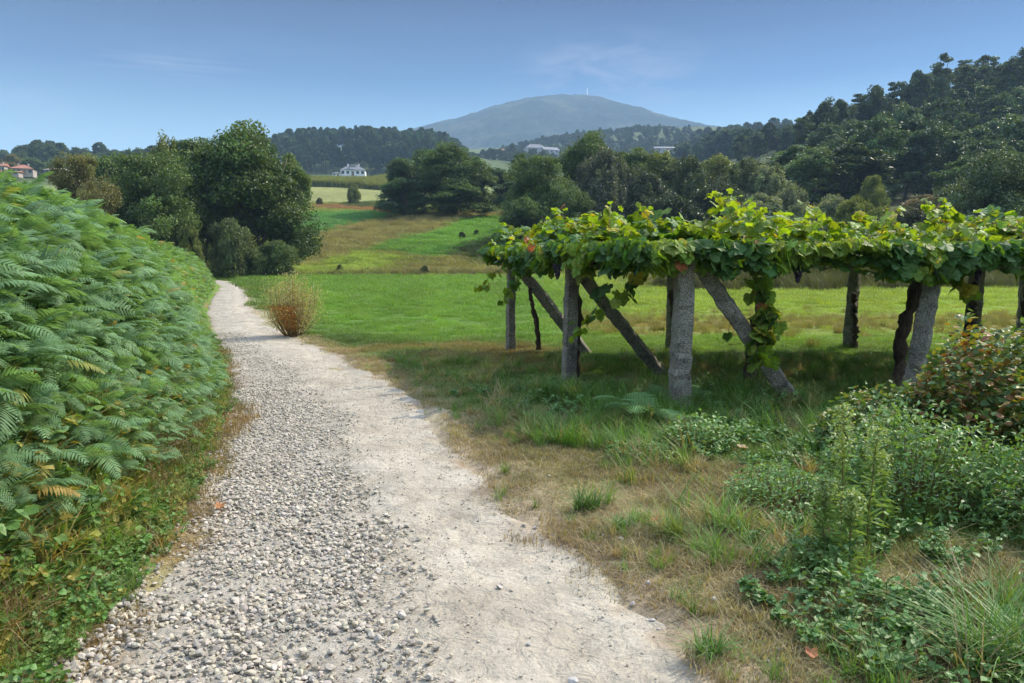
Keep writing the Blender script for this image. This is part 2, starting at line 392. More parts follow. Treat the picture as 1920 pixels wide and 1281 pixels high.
# bark
def bark(name, col):
    m, nt, out = nmat(name); oc = N(nt, "ShaderNodeTexCoord").outputs['Object']
    mpn = N(nt, "ShaderNodeMapping"); mpn.inputs['Scale'].default_value = (1, 1, .16); nt.links.new(oc, mpn.inputs[0])
    h = noise(nt, 40, 6, .7, mpn.outputs[0])
    c = mul(nt, col, ramp(nt, h, [(.35, .45), (.65, 1.4)]))
    p = N(nt, "ShaderNodeBsdfPrincipled"); p.inputs['Roughness'].default_value = .9; nt.links.new(c, p.inputs['Base Color'])
    p.inputs['Specular IOR Level'].default_value = .15
    b = N(nt, "ShaderNodeBump"); b.inputs['Strength'].default_value = 1; b.inputs['Distance'].default_value = .02
    nt.links.new(h, b.inputs['Height']); nt.links.new(b.outputs[0], p.inputs['Normal']); nt.links.new(p.outputs[0], out.inputs[0]); return m
M['vinebark'] = bark("vine_bark", (.085, .06, .042)); M['bark'] = bark("tree_bark", (.10, .085, .065))
M['cane'] = simple("vine_cane", (.20, .13, .06), .6, .2); M['wire'] = simple("rusty_wire", (.10, .07, .055), .5)
M['leaf_v'] = leaf_mat("vine_leaf", 'col', trans=.42, rough=.55, spec=.28, ncol=25, tsat=(1.7, 1.45, .25))
M['leaf_t'] = leaf_mat("tree_leaf", 'obj', trans=.25, rough=.5, spec=.3)
M['leaf_w'] = leaf_mat("weed_leaf", 'col', trans=.33, rough=.5, spec=.35)
M['leaf_i'] = leaf_mat("scattered_leaf", 'inst', trans=.33, rough=.5, spec=.3)
M['fern'] = leaf_mat("bracken_frond", 'inst', trans=.36, rough=.6, spec=.18, tsat=(1.4, 1.4, .6))
M['grass'] = leaf_mat("grass_blade", 'inst', trans=.38, rough=.55, spec=.3, tsat=(1.25, 1.2, .5))
M['grape'] = simple("grape", (.03, .02, .04), .4, .3)
M['white_wall'] = simple("white_wall", (.78, .77, .74), .8, .06, 1)
M['cream_wall'] = simple('cream_wall', (.36, .36, .36), .8, .1, 1); M['slate'] = simple("slate_roof", (.16, .16, .17), .7, .2, 3); M['tile'] = simple("clay_tile_roof", (.30, .13, .08), .8, .25, 3)
M['stonewall'] = simple("stone_wall", (.34, .30, .26), .9, .25, 3); M['glass'] = simple("dark_window", (.05, .06, .07), .2)
M['metal'] = simple("grey_metal", (.75, .75, .78), .5); M['wood'] = simple("wood_pole", (.20, .16, .12), .8)

# ------------------------------------------------------------------ ground sheet
def axis(segs):
    o = []
    for a, b, n, g in segs:
        t = np.linspace(0, 1, n, endpoint=False)
        o.append(a + (b - a) * (t ** g))
    return np.concatenate(o + [[segs[-1][1]]])
gx = np.concatenate([-(60 + np.geomspace(1, 3400, 90)[::-1]), np.arange(-60, -12, .5), np.arange(-12, 9, .14), np.arange(9, 60, .5), 60 + np.geomspace(1, 3400, 90)])
gy = np.concatenate([-np.geomspace(1, 160, 25)[::-1], np.arange(-.8, 16, .13), np.arange(16, 58, .3), np.arange(58, 130, .5), np.geomspace(130, 3700, 200)])
GX, GY = np.meshgrid(gx, gy); gxx, gyy = GX.ravel(), GY.ravel()
V = np.stack([gxx, gyy, H(gxx, gyy)], 1)
nx, ny = len(gx), len(gy); idx = np.arange(nx * ny).reshape(ny, nx)
Fq = np.stack([idx[:-1, :-1].ravel(), idx[:-1, 1:].ravel(), idx[1:, 1:].ravel(), idx[1:, :-1].ravel()], 1)
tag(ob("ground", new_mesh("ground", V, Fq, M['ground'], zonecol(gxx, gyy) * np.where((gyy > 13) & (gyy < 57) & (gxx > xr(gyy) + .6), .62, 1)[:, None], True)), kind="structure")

# path ribbon: an uneven dust surface crowned a little above the soil
ys = np.concatenate([np.arange(-3, 1.6, .12), np.arange(1.6, 8, .03), np.arange(8, 20, .07), np.arange(20, 62, .2)])
ts = np.linspace(-.05, 1.05, 90)
YY, TT = np.meshgrid(ys, ts, indexing='ij')
XL, XR = xl(YY), xr(YY); wob = (fbm(YY * 2.6, TT * 0, 5, 51) - .5) * .26
wob2 = (fbm(YY * 2.6, TT * 0 + 9, 5, 52) - .5) * .30
XX = XL + wob + (XR + wob2 - XL - wob) * TT
edge = np.minimum(sstep(-.05, .07, TT), sstep(1.05, .93, TT))
zz = -.055 + .062 * edge + (fbm(XX / .5, YY / .5, 4, 53) - .5) * .035 + (fbm(XX / .07, YY / .07, 3, 54) - .5) * .022 + (fbm(XX / 2.2, YY / 2.2, 2, 55) - .5) * .06
zz += H(XX, YY, False) * np.where(YY > 20, 1, 0)
ruts = np.exp(-((TT - .78) / .09) ** 2) * .012 + np.exp(-((TT - .5) / .06) ** 2) * .008
zz -= ruts
def pathz(x, y):
    t = (x - xl(y)) / np.maximum(xr(y) - xl(y), .3)
    e = np.minimum(sstep(-.05, .07, t), sstep(1.05, .93, t))
    return -.055 + .062 * e + (fbm(x / .5, y / .5, 4, 53) - .5) * .035 + (fbm(x / 2.2, y / 2.2, 2, 55) - .5) * .06 - np.exp(-((t - .78) / .09) ** 2) * .012
gr = sstep(.60, .40, TT + .15 * (fbm(XX / .4, YY / .4, 3, 56) - .5) * 2)
pc = np.stack([1 - .10 * gr, 1 - .08 * gr, 1 - .04 * gr], -1).reshape(-1, 3)
edw = np.minimum(sstep(.16, .0, TT) + sstep(.84, 1.0, TT), 1)
dirt = (sstep(.42, .62, fbm(XX / .22, YY / .22, 4, 57)) * (.12 + edw)).ravel()[:, None]
pc = pc * (1 - dirt * .35 * np.array([.7, 1, 1.3]))
ni, nj = YY.shape; idx = np.arange(ni * nj).reshape(ni, nj)
Fq = np.stack([idx[:-1, :-1].ravel(), idx[:-1, 1:].ravel(), idx[1:, 1:].ravel(), idx[1:, :-1].ravel()], 1)
tag(ob("path", new_mesh("path", np.stack([XX.ravel(), YY.ravel(), zz.ravel()], 1), Fq, M['path'], pc, True)), kind="structure")

# mountain
MY = 2000.0
mt = np.array([at(a, b, MY) for a, b in MPX])
mx_ = np.linspace(-1900, 2200, 420); my_ = np.linspace(MY - 900, MY + 900, 150)
AX, AY = np.meshgrid(mx_, my_)
rz = np.interp(AX, mt[:, 0], mt[:, 2]) - 150
prof = np.exp(-((AY - MY) / 420) ** 2)
AZ = 150 + rz * prof + (fbm(AX / 160, AY / 160, 4, 61) - .5) * 60 * (1 - np.exp(-((AY - MY) / 150) ** 2)) + (fbm(AX / 14, AY / 14, 2, 62) - .5) * 7
AZ -= 60 * (1 - sstep(MY - 900, MY - 700, AY)) + 60 * sstep(MY + 700, MY + 900, AY)
idx = np.arange(AX.size).reshape(AX.shape)
Fq = np.stack([idx[:-1, :-1].ravel(), idx[:-1, 1:].ravel(), idx[1:, 1:].ravel(), idx[1:, :-1].ravel()], 1)
fc = fbm(AX / 90, AY / 60, 4, 63).ravel()[:, None]
mc = np.array([[.022, .032, .022]]) * (1 - sstep(.5, .62, fc)) + np.array([[.05, .055, .035]]) * sstep(.5, .62, fc)
m, nt, out = nmat("mountain_woods"); P_ = pos(nt)
c = mul(nt, N(nt, "ShaderNodeAttribute", attribute_name="col").outputs['Color'], ramp(nt, noise(nt, .06, 6, .75, P_), [(.35, .5), (.65, 1.5)]))
p = N(nt, "ShaderNodeBsdfPrincipled"); p.inputs['Roughness'].default_value = 1; p.inputs['Specular IOR Level'].default_value = 0
nt.links.new(c, p.inputs['Base Color']); nt.links.new(p.outputs[0], out.inputs[0])
tag(ob("mountain", new_mesh("mountain", np.stack([AX.ravel(), AY.ravel(), AZ.ravel()], 1), Fq, m, mc, False)), kind="structure")

# haze
V, F = boxv(-3600, 3650, -170, 3900, -3, 430)
m, nt, out = nmat("haze_air"); pv = N(nt, "ShaderNodeVolumePrincipled"); pv.inputs['Color'].default_value = (.46, .67, .94, 1)
pv.inputs['Density'].default_value = 0.00029; pv.inputs['Anisotropy'].default_value = 0.0
nt.links.new(pv.outputs[0], out.inputs['Volume'])
HAZE = tag(ob("haze", new_mesh("haze", V, F, m)), kind="stuff")

# ------------------------------------------------------------------ instancing for stuff
def proto_coll(name, meshes):
    col = bpy.data.collections.new(name)
    for i, me in enumerate(meshes):
        o = bpy.data.objects.new("%s_%02d" % (name, i), me); col.objects.link(o)
    return col
def scatter(name, coll, nproto, P, R, Sc, tint, label=None, cat=None):
    n = len(P); me = bpy.data.meshes.new(name); me.vertices.add(n); me.vertices.foreach_set("co", np.asarray(P, np.float32).ravel())
    def att(nm, ty, arr, key):
        a = me.attributes.new(nm, ty, 'POINT'); a.data.foreach_set(key, arr)
    att("rot", 'FLOAT_VECTOR', np.asarray(R, np.float32).ravel(), "vector")
    Sc = np.asarray(Sc, np.float32)
    if Sc.ndim == 1: Sc = np.repeat(Sc[:, None], 3, 1)
    att("scl", 'FLOAT_VECTOR', Sc.ravel(), "vector")
    att("idx", 'INT', RNG.integers(0, nproto, n).astype(np.int32), "value")
    t4 = np.ones((n, 4), np.float32); t4[:, :3] = tint; att("tint", 'FLOAT_COLOR', t4.ravel(), "color")
    o = ob(name, me)
    g = bpy.data.node_groups.new(name, 'GeometryNodeTree')
    g.interface.new_socket("Geometry", in_out='INPUT', socket_type='NodeSocketGeometry'); g.interface.new_socket("Geometry", in_out='OUTPUT', socket_type='NodeSocketGeometry')
    gi = g.nodes.new("NodeGroupInput"); go = g.nodes.new("NodeGroupOutput"); ip = g.nodes.new("GeometryNodeInstanceOnPoints")
    ci = g.nodes.new("GeometryNodeCollectionInfo"); ci.inputs['Collection'].default_value = coll; ci.inputs['Separate Children'].default_value = True
    ci.inputs['Reset Children'].default_value = True
    def na(nm, ty):
        k = g.nodes.new("GeometryNodeInputNamedAttribute"); k.data_type = ty; k.inputs[0].default_value = nm; return k.outputs[0]
    g.links.new(gi.outputs[0], ip.inputs['Points']); g.links.new(ci.outputs[0], ip.inputs['Instance']); ip.inputs['Pick Instance'].default_value = True
    g.links.new(na("idx", 'INT'), ip.inputs['Instance Index']); g.links.new(na("rot", 'FLOAT_VECTOR'), ip.inputs['Rotation']); g.links.new(na("scl", 'FLOAT_VECTOR'), ip.inputs['Scale'])
    g.links.new(ip.outputs[0], go.inputs[0])
    md = o.modifiers.new("scatter", 'NODES'); md.node_group = g
    tag(o, label, cat, kind="stuff"); return o

# ---- frond
def frond(L=.9, npin=15, seed=0, droop=.5):
    r = random.Random(seed); V = []; F = []; Cc = []
    def rach(t):   # along frond
        y = L * t; return np.array([.03 * L * math.sin(3 * t + seed), y * (1 - .18 * t), .42 * y - droop * y * y / L * .95])
    # stalk below the blade
    st = np.array([[0, -.05, -.35], [0, -.03, -.1], rach(0.0), rach(.25), rach(.5), rach(.75), rach(1)])
    tv, tf = tube(st, [.006, .006, .005, .004, .003, .002, .001], 4, False); V.append(tv); F.append(tf[0]); Cc.append(np.tile([.9, .9, .5], (len(tv), 1))); off = len(tv)
    tris = []; tv2 = []; tc2 = []
    for i in range(npin):
        t = .10 + .9 * i / npin; b = rach(t); nb = rach(min(t + .02, 1.02)); tg = nb - b; tg /= np.linalg.norm(tg)
        pl = L * .40 * (1 - t) ** .75 * (.9 + .2 * r.random()) + .02
        for sd in (-1, 1):
            dr = np.array([sd * 1.0, .0, 0]) * math.cos(.5) + tg * math.sin(.5 + .1 * r.random()); dr /= np.linalg.norm(dr)
            sag = -(.12 + .15 * r.random())
            nl = max(4, int(8 * (pl / (.4 * L)) + 2)); perp = np.cross(dr, np.array([0, -tg[2], tg[1]]) if True else 0); perp /= np.linalg.norm(perp) + 1e-9
            for j in range(nl):
                s = (j + .3) / nl; c = b + dr * pl * s + np.array([0, 0, sag * pl * s * s * 1.3])
                ll = min(pl * .28, L / npin * .50) * (1 - s) ** .8 + .006; w = pl / nl * .31
                for s2 in (-1, 1):
                    k = len(tv2); e = perp * s2 * ll + dr * ll * .35; dz = np.array([0, 0, -.10 * ll])
                    tv2 += [c - dr * w, c + dr * w, c + e + dr * w * .5 + dz, c + e * .97 - dr * w * .45 + dz]
                    tris.append([k, k + 1, k + 2, k + 3]); q = .85 + .3 * r.random(); tc2 += [[q, q, q]] * 4
    V.append(np.array(tv2)); Cc.append(np.array(tc2)); F.append(np.array(tris) + off)
    return np.concatenate(V), np.concatenate(F), np.concatenate(Cc)
def frond_simple(L=.9, npin=14, seed=0, droop=.5):
    r = np.random.default_rng(seed + 50)
    def rach(t):
        y = L * t; return np.array([.03 * L * math.sin(3 * t + seed), y * (1 - .18 * t), .42 * y - droop * y * y / L * .95])
    tv, tf = tube(np.array([[0, -.05, -.35], rach(0.0), rach(.35), rach(.7), rach(1)]), [.007, .006, .004, .003, .001], 3, False); V = [tv]; F = [tf[0]]; Cc = [np.tile([.9, .9, .5], (len(tv), 1))]; off = len(tv)
    for i in range(npin):
        t = .10 + .9 * i / npin; b = rach(t); tg = rach(t + .02) - b; tg /= np.linalg.norm(tg); pl = L * .42 * (1 - t) ** .8 * r.uniform(.85, 1.1) + .02; w = L / npin * .34
        for sd in (-1, 1):
            dr = np.array([sd * .86, 0, 0]) + tg * r.uniform(.4, .6); dr /= np.linalg.norm(dr); sag = -r.uniform(.15, .35); vs = []
            for k, (s, ww) in enumerate([(0, .5), (.3, 1), (.65, .75), (1, .08)]):
                c = b + dr * pl * s + np.array([0, 0, sag * pl * s * s]); vs += [c - tg * w * ww, c + tg * w * ww]
            V.append(np.array(vs)); q = r.uniform(.8, 1.25); Cc.append(np.full((8, 3), q)); F.append(np.array([[0, 1, 3, 2], [2, 3, 5, 4], [4, 5, 7, 6]]) + off); off += 8
    return np.concatenate(V), np.concatenate(F), np.concatenate(Cc)
fs = []
for i, (L, n, dr) in enumerate([(.85, 13, .45), (1.0, 15, .6), (.75, 12, .35), (.9, 14, .75), (.6, 11, .5)]):
    v, f, c = frond_simple(L, n, i, dr); fs.append(new_mesh("bracken_frond", v, f, M['fern'], c))
FS = proto_coll("bracken_far", fs)
fm = []
for i, (L, n, dr) in enumerate([(.85, 12, .45), (1.0, 14, .6), (.75, 11, .35), (.9, 13, .75), (.6, 10, .5)]):
    v, f, c = frond(L, n, i, dr); fm.append(new_mesh("bracken_frond", v, f, M['fern'], c))
FC = proto_coll("bracken", fm)
def bank_points(y0, y1, n, s0, s1):
    y = RNG.uniform(y0, y1, n); s = s0 + (s1 - s0) * RNG.random(n) ** 1.0; return xl(y) - s, y, s
Px, Py, Ps = [], [], []
for (a, b_, n, s1) in [(.6, 5, 8500, 3.0), (5, 10, 12000, 4.0), (10, 20, 15000, 7), (20, 34, 12000, 8), (34, 56, 8000, 8)]:
    x, y, s = bank_points(a, b_, n, .12, s1)
    lim = .30 * sstep(9, 4, y) + .05 * sstep(5, 3, y) + .03 + .22 * (vnoise(y * 1.1, y * 0, 71))
    k = s > lim; Px.append(x[k]); Py.append(y[k]); Ps.append(s[k])
x, y, s = map(np.concatenate, (Px, Py, Ps)); n = len(x)
z = H(x, y) + .38 * (fbm(x / 1.1, y / 1.1, 3, 79) - .5) * sstep(.3, 1.0, s) + RNG.uniform(.12, .55, n) * (.45 + .55 * sstep(.1, 1.2, s))
yaw = -math.pi / 2 + RNG.normal(0, 1.0, n) - .25
R = np.stack([RNG.normal(.12, .42, n), RNG.normal(0, .38, n), yaw], 1)
sc = RNG.uniform(.24, .46, n) * (.6 + .4 * sstep(.1, .9, s)) * (.8 + .2 * sstep(3, 8, y))
fo = fbm(x / 1.2, y / 1.8, 3, 72)[:, None]
farw = sstep(8, 16, y + 1.2 * s)[:, None]
tn = np.array([[.108, .190, .085]]) * (1 - farw) + np.array([[.120, .205, .062]]) * farw
tn = tn * (.95 + .6 * fo) * RNG.uniform(.8, 1.2, (n, 1)); yl = RNG.random(n) < .015; tn[yl] = [.34, .24, .07]; q_ = (fbm(x * .9, y * .9, 3, 75) > .62) & (RNG.random(n) < .12); tn[q_] = [.22, .24, .06]
nearf = (y < 4.6) & (RNG.random(n) < .4)
for kf, cf, lbf in ((nearf, FC, "dense feathery bracken fern on the near part of the bank left of the path"), (~nearf, FS, "dense green bracken fern covering the bank left of the path")):
    scatter("bracken", cf, 5, np.stack([x, y, z], 1)[kf], R[kf], sc[kf] * (1 if cf is FC else 1.12), tn[kf], lbf, "ferns")

# ---- grass
def blades(nb, h, spread, w, seed, lean=.5, seg=3, hv=.4):
    r = np.random.default_rng(seed); V = []; F = []; Cc = []; off = 0
    for i in range(nb):
        a = r.uniform(0, 6.283); rr = spread * math.sqrt(r.random()); b = np.array([rr * math.cos(a), rr * math.sin(a), -.02])
        d = r.uniform(0, 6.283); ln = lean * r.uniform(.2, 1.2); hh = h * r.uniform(1 - hv, 1 + hv); dv = np.array([math.cos(d), math.sin(d), 0]); sd = np.array([-dv[1], dv[0], 0])
        q = r.uniform(.75, 1.25); vs = []
        for k in range(seg + 1):
            t = k / seg; p_ = b + dv * ln * hh * t * t + np.array([0, 0, hh * t * (1 - .25 * ln * t)]); ww = w * (1 - t ** 1.5) * .5 + .0003
            vs += [p_ - sd * ww, p_ + sd * ww]
        V += vs; Cc += [[q, q, q * .9]] * len(vs)
        for k in range(seg): F.append([off + 2 * k, off + 2 * k + 1, off + 2 * k + 3, off + 2 * k + 2])
        off += len(vs)
    return np.array(V), np.array(F), np.array(Cc)
def gmesh(*a, **k):
    v, f, c = blades(*a, **k); return new_mesh("grass_tuft", v, f, M['grass'], c)
TUFT = proto_coll("tuft", [gmesh(26, .16, .05, .006, 1, .9), gmesh(20, .12, .06, .005, 2, 1.2), gmesh(34, .22, .05, .0055, 3, 1.0), gmesh(16, .09, .07, .006, 4, .9)])
MAT_ = proto_coll("turf", [gmesh(260, .045, .24, .005, 5, .9, 2), gmesh(260, .055, .24, .005, 6, 1.2, 2), gmesh(220, .035, .25, .005, 7, 1.1, 2)])
FARG = proto_coll("far_turf", [gmesh(330, .10, .55, .014, 8, .9, 2), gmesh(330, .13, .55, .013, 9, .8, 2)])
TALL = proto_coll("tall_grass", [gmesh(150, .5, .35, .014, 10, .5, 3), gmesh(130, .65, .4, .014, 11, .6, 3)])
def onground(x, y):
    q = (fbm(x / .18, y / .18, 3, 88) - .62) * .9 * np.clip(y / 5, .6, 1.4)
    return (x > xr(y) - q * (q > 0) * 1.0 + .05 * (q <= 0)) | (x < xl(y) + .1 * (q > 0) - .02)
def grass_layer(name, coll, npr, x, y, sc, keep=None, tintmul=1.0, label=None, jitter=.2, dz=0, tint=None):
    k = onground(x, y)
    if keep is not None: k &= keep
    x, y, sc = x[k], y[k], np.broadcast_to(sc, k.shape)[k]; n = len(x)
    t = zonecol(x, y) * tintmul if tint is None else tint[k]
    t = t * RNG.uniform(1 - jitter, 1 + jitter, (n, 1)) * RNG.uniform(.93, 1.07, (n, 3))
    R = np.stack([RNG.normal(0, .1, n), RNG.normal(0, .1, n), RNG.uniform(0, 6.28, n)], 1)
    scatter(name, coll, npr, np.stack([x, y, H(x, y) + dz], 1), R, sc * RNG.uniform(.75, 1.25, n), t, label, "grass")
def fan(n, y0, y1, pad=1.5, umin=-.72, umax=.72, p=1.0):
    y = y0 + (y1 - y0) * RNG.random(n) ** p; x = y * RNG.uniform(umin, umax, n) + RNG.uniform(-pad, pad, n); return x, y
# short turf near
x, y = fan(14000, 1.2, 15, 2.0, p=.72)
patch = fbm(x / .8, y / .8, 3, 81)
cover = sstep(.30, .50, patch + .25 * sstep(4, 8, y) + .12 * sstep(.2, 1.5, x - xr(y)) - .08)
grass_layer("turf", MAT_, 3, x, y, .9, keep=(RNG.random(len(x)) < cover) & (x > xl(y) - 1.5), tintmul=1.0, label="short patchy turf on the verge between the path and the vines")
x, y = fan(9000, 14, 57, 4, p=.70)
grass_layer("meadow_grass", FARG, 2, x, y, np.clip(y / 28, .75, 1.5) * np.where(y < 24, .8, 1), keep=(x > xr(y) + .3) & (y < 56.5) & ~((y > 34 + .12 * (x - 10)) & (x > 8)), tintmul=1.1, label="bright green mown meadow beyond the vineyard and the path")
# tufts near
x, y = fan(6500, 1.3, 12, 1.5, p=.8)
clump = fbm(x / .55, y / .55, 3, 83)
t = zonecol(x, y); g = (RNG.random(len(x)) < .68)[:, None]
t = np.where(g, np.array([[.13, .24, .05]]), np.array([[.32, .26, .13]]))
grass_layer("grass_tufts", TUFT, 4, x, y, 1.0 * sstep(0, .9, x - xr(y)) * .55 + .5, keep=(clump > .46) & (x > xl(y) - .9), tint=t, label="loose green and straw coloured grass tufts along the path verges")
# dry straw litter in the foreground
x, y = fan(4200, 1.3, 8, 1.5, p=.8)
k = (fbm(x / .9, y / .9, 4, 31) > .46 + .06 * sstep(4.5, 6, y)) & (x > xl(y) - 1.2)
t = np.array([.33, .26, .15]) * RNG.uniform(.6, 1.35, (len(x), 1))
STRAW = proto_coll("straw", [gmesh(40, .05, .12, .003, 21, 3.0, 2, hv=.8), gmesh(45, .04, .14, .003, 22, 4.0, 2, hv=.8)])
grass_layer("dry_straw", STRAW, 2, x, y, 1.2, keep=k, tint=t, label="flattened brown straw on the dry verge in the foreground")
# far fields texture
x, y = fan(9000, 57.5, 150, 4, -.36, .12, p=.9)
grass_layer("field_grass", FARG, 2, x, y, 2.1, keep=(x > -38), tintmul=1.1, label="short grass of the terraced fields on the far slope")
x = RNG.uniform(-40, 12, 5200); y = RNG.uniform(57, 140, 5200)
k = inpoly(x, y, POLYW[6][1]); kk = RNG.random(5200) < .9
grass_layer("tall_dry_grass", TALL, 2, x, y, 1.05, keep=k & kk & (fbm(x / 4, y / 4, 3, 77) > .42), tint=np.tile([[.24, .21, .095]], (5200, 1)), label="tall brown dry grass on the bank between the far fields")
x = RNG.uniform(-16, 12, 260); y = 57.2 + RNG.normal(0, .5, 260)
grass_layer("field_edge_grass", TALL, 2, x, y, .75, tint=np.tile([[.15, .15, .06]], (260, 1)), label="rough dark grass along the far edge of the green meadow")
x = RNG.uniform(7, 34, 700); y = 35.5 + .12 * (x - 10) + RNG.normal(0, 1.3, 700)
grass_layer("hedge_grass", TALL, 2, x, y, 1.2, tint=np.tile([[.075, .085, .03]], (700, 1)), label="dark rough grass on the low bank behind the vineyard meadow")
x = RNG.uniform(1.5, 13, 420); y = 17.5 + RNG.normal(0, 1.6, 420)
grass_layer("weedy_grass", TALL, 2, x, y, .27, tint=np.tile([[.21, .20, .07]], (420, 1)), label="dry seeding grass band behind the vineyard posts")

# ---- stones
def rock(seed, sub=1):
    import bmesh
    bm = bmesh.new(); bmesh.ops.create_icosphere(bm, subdivisions=sub + 1, radius=.5); r = np.random.default_rng(seed)
    co = np.array([v.co[:] for v in bm.verts])
    for _ in range(12):
        d = r.normal(size=3); d /= np.linalg.norm(d); h = r.uniform(.22, .40); k = co @ d; co = co - np.maximum(k - h, 0)[:, None] * d
    co *= r.uniform(.65, 1.15, 3) * np.array([1, 1, .75]); co += r.normal(0, .012, co.shape)
    F = np.array([[v.index for v in f.verts] for f in bm.faces]); bm.free(); return co, F
RK = proto_coll("gravel_stone", [new_mesh("gravel_stone", *rock(i), M['stone_i'], np.ones((42 if False else len(rock(i)[0]), 3))) for i in range(8)])
Px, Py, Sz = [], [], []
def pathpts(n, y0, y1, t0, t1, p=1):
    y = y0 + (y1 - y0) * RNG.random(n) ** p; t = RNG.uniform(t0, t1, n); return xl(y) + t * (xr(y) - xl(y)), y, t
for (y0, y1, n, smin, smax) in [(1.5, 3.4, 16000, .010, .050), (3.4, 5.5, 18000, .011, .046), (5.5, 9, 18000, .014, .04), (9, 16, 9000, .016, .035)]:
    x, y, t = pathpts(n, y0, y1, -.12, .62)
    cut = .42 + .10 * (fbm(y * .9, y * 0, 3, 91) - .5) * 2 - .1 * sstep(6, 14, y)
    dens = sstep(cut + .20, cut - .08, t) * sstep(-.14, .10, t + .12 * (fbm(x / .25, y / .25, 3, 94) - .5) * 2) * (.35 + .65 * sstep(.3, .5, fbm(x / .3, y / .3, 3, 92)))
    k = RNG.random(n) < dens; Px.append(x[k]); Py.append(y[k]); Sz.append(smin + (smax - smin) * RNG.random(k.sum()) ** 3)
x, y, t = pathpts(2600, 1.5, 9, -.06, 1.08, .9); k = RNG.random(2600) < .15 + .6 * sstep(.3, .05, np.minimum(t, 1 - t))
Px.append(x[k]); Py.append(y[k]); Sz.append(.006 + .022 * RNG.random(k.sum()) ** 3)
x, y, t = pathpts(22000, 1.5, 12, .0, 1.02, .9)
Px.append(x); Py.append(y); Sz.append(.005 + .014 * RNG.random(22000) ** 5)
x, y, s = map(np.concatenate, (Px, Py, Sz)); n = len(x)
g = RNG.uniform(.24, .48, n); tn = np.stack([g * RNG.uniform(1.06, 1.16, n), g, g * RNG.uniform(.74, .88, n)], 1)
scatter("gravel", RK, 8, np.stack([x, y, np.where((x < xl(y) + .12) | (x > xr(y) - .12), np.maximum(pathz(x, y), H(x, y)), pathz(x, y)) + s * .22], 1), RNG.uniform(-.5, .5, (n, 3)) + np.stack([np.zeros(n), np.zeros(n), RNG.uniform(0, 6.28, n)], 1), s, tn, "loose pale grey crushed gravel on the left half of the path", "gravel")

print("setting done")
# ------------------------------------------------------------------ trees
def leaf_cards(cent, nrm, size, rng, elong=1.6, bend=.25):
    """one bent rhombic leaf (4 verts) per centre"""
    n = len(cent); d = rng.normal(size=(n, 3)) * .75 + nrm * .6; d /= np.linalg.norm(d, axis=1)[:, None] + 1e-9
    a = np.cross(d, rng.normal(size=(n, 3))); a /= np.linalg.norm(a, axis=1)[:, None] + 1e-9; b = np.cross(d, a)
    s = (size * rng.uniform(.6, 1.35, n))[:, None]
    V = np.stack([cent - a * s * elong * .5, cent - b * s * .5 + d * s * bend, cent + a * s * elong * .5, cent + b * s * .5 + d * s * bend], 1).reshape(-1, 3)
    k = np.arange(n) * 4; F = np.stack([k, k + 1, k + 2, k + 3], 1); return V, F
def crown_mesh(name, seed, h, wd, nclump, nleaf, lsize, z0=.12, kind='round', elong=1.6):
    """crown of height h, width wd: clumps of leaf faces on an uneven envelope"""
    r = np.random.default_rng(seed); cl = []
    lob = [(r.uniform(0, 6.283), r.uniform(.2, .72), r.uniform(.08, .84), r.uniform(.15, .27)) for _ in range(15)] + [(0, .05, .9, .2), (2, .2, .8, .2)]
    tries = 0
    while len(cl) < nclump and tries < 9000:
        tries += 1
        t = r.random() ; th = r.uniform(0, 6.283)
        if kind == 'round':
            la, lr, lt, ls_ = lob[r.integers(len(lob))]; pr_ = math.sin(math.pi * min(1, (lt * .86 + .14))) ** .6
            v_ = r.normal(size=3); v_ = v_ / np.linalg.norm(v_) * (r.random() ** .35) * ls_ * wd
            cl.append((lr * pr_ * wd / 2 * math.cos(la) * 1.15 + v_[0], lr * pr_ * wd / 2 * math.sin(la) * 1.15 + v_[1], min(h * .97, max(h * z0 * .6, h * (z0 + (1 - z0) * lt) + v_[2] * .8)))); continue
        if kind == 'round': prof = math.sin(math.pi * min(1, (t * .86 + .12))) ** .6
        elif kind == 'cone': prof = (1 - t) ** .8 * min(1, t * 8 + .4)
        elif kind == 'euc': prof = (.9 - .45 * t) * (.6 + .4 * abs(math.sin(t * 6 + seed)))
        elif kind == 'pine': prof = math.sin(math.pi * min(1, t * .8 + .22)) ** .8
        elif kind == 'shrub': prof = math.sqrt(max(0, 1 - t * t))
        else: prof = math.sin(math.pi * min(1, t * .7 + .25))
        prof *= .55 + .75 * vnoise(th * 1.6 + seed, t * 5, seed)
        rr = prof * (r.uniform(.45, 1.0) ** .6)
        cl.append((rr * wd / 2 * math.cos(th), rr * wd / 2 * math.sin(th), h * (z0 + (1 - z0) * t * .95)))
    cl = np.array(cl); cr_ = r.uniform(.045, .115, len(cl)) * wd * (1.0 if kind != 'euc' else 1.15)
    per = nleaf // len(cl); P = []; Nn = []; Cc = []
    for c_, rad in zip(cl, cr_):
        v = r.normal(size=(per, 3)); v /= np.linalg.norm(v, axis=1)[:, None]; q = r.random(per) ** .45 * 1.25
        flat = np.array([1.15, 1.15, .55 if kind in ('euc', 'pine') else .8]); 
        if kind == 'feather': flat = np.array([.6, .6, 1.6])
        P.append(c_ + v * (q * rad)[:, None] * flat); Nn.append(v + np.array([0, 0, .35])); Cc.append(np.tile(r.uniform(.62, 1.42) * r.uniform(.94, 1.06, 3), (per, 1)))
    P = np.concatenate(P); Nn = np.concatenate(Nn); Cc = np.concatenate(Cc) * r.uniform(.8, 1.2, (len(P), 1))
    V, F = leaf_cards(P, Nn, lsize, r, elong)
    if kind == 'feather': pass
    return V, F, np.repeat(Cc, 4, 0), cl
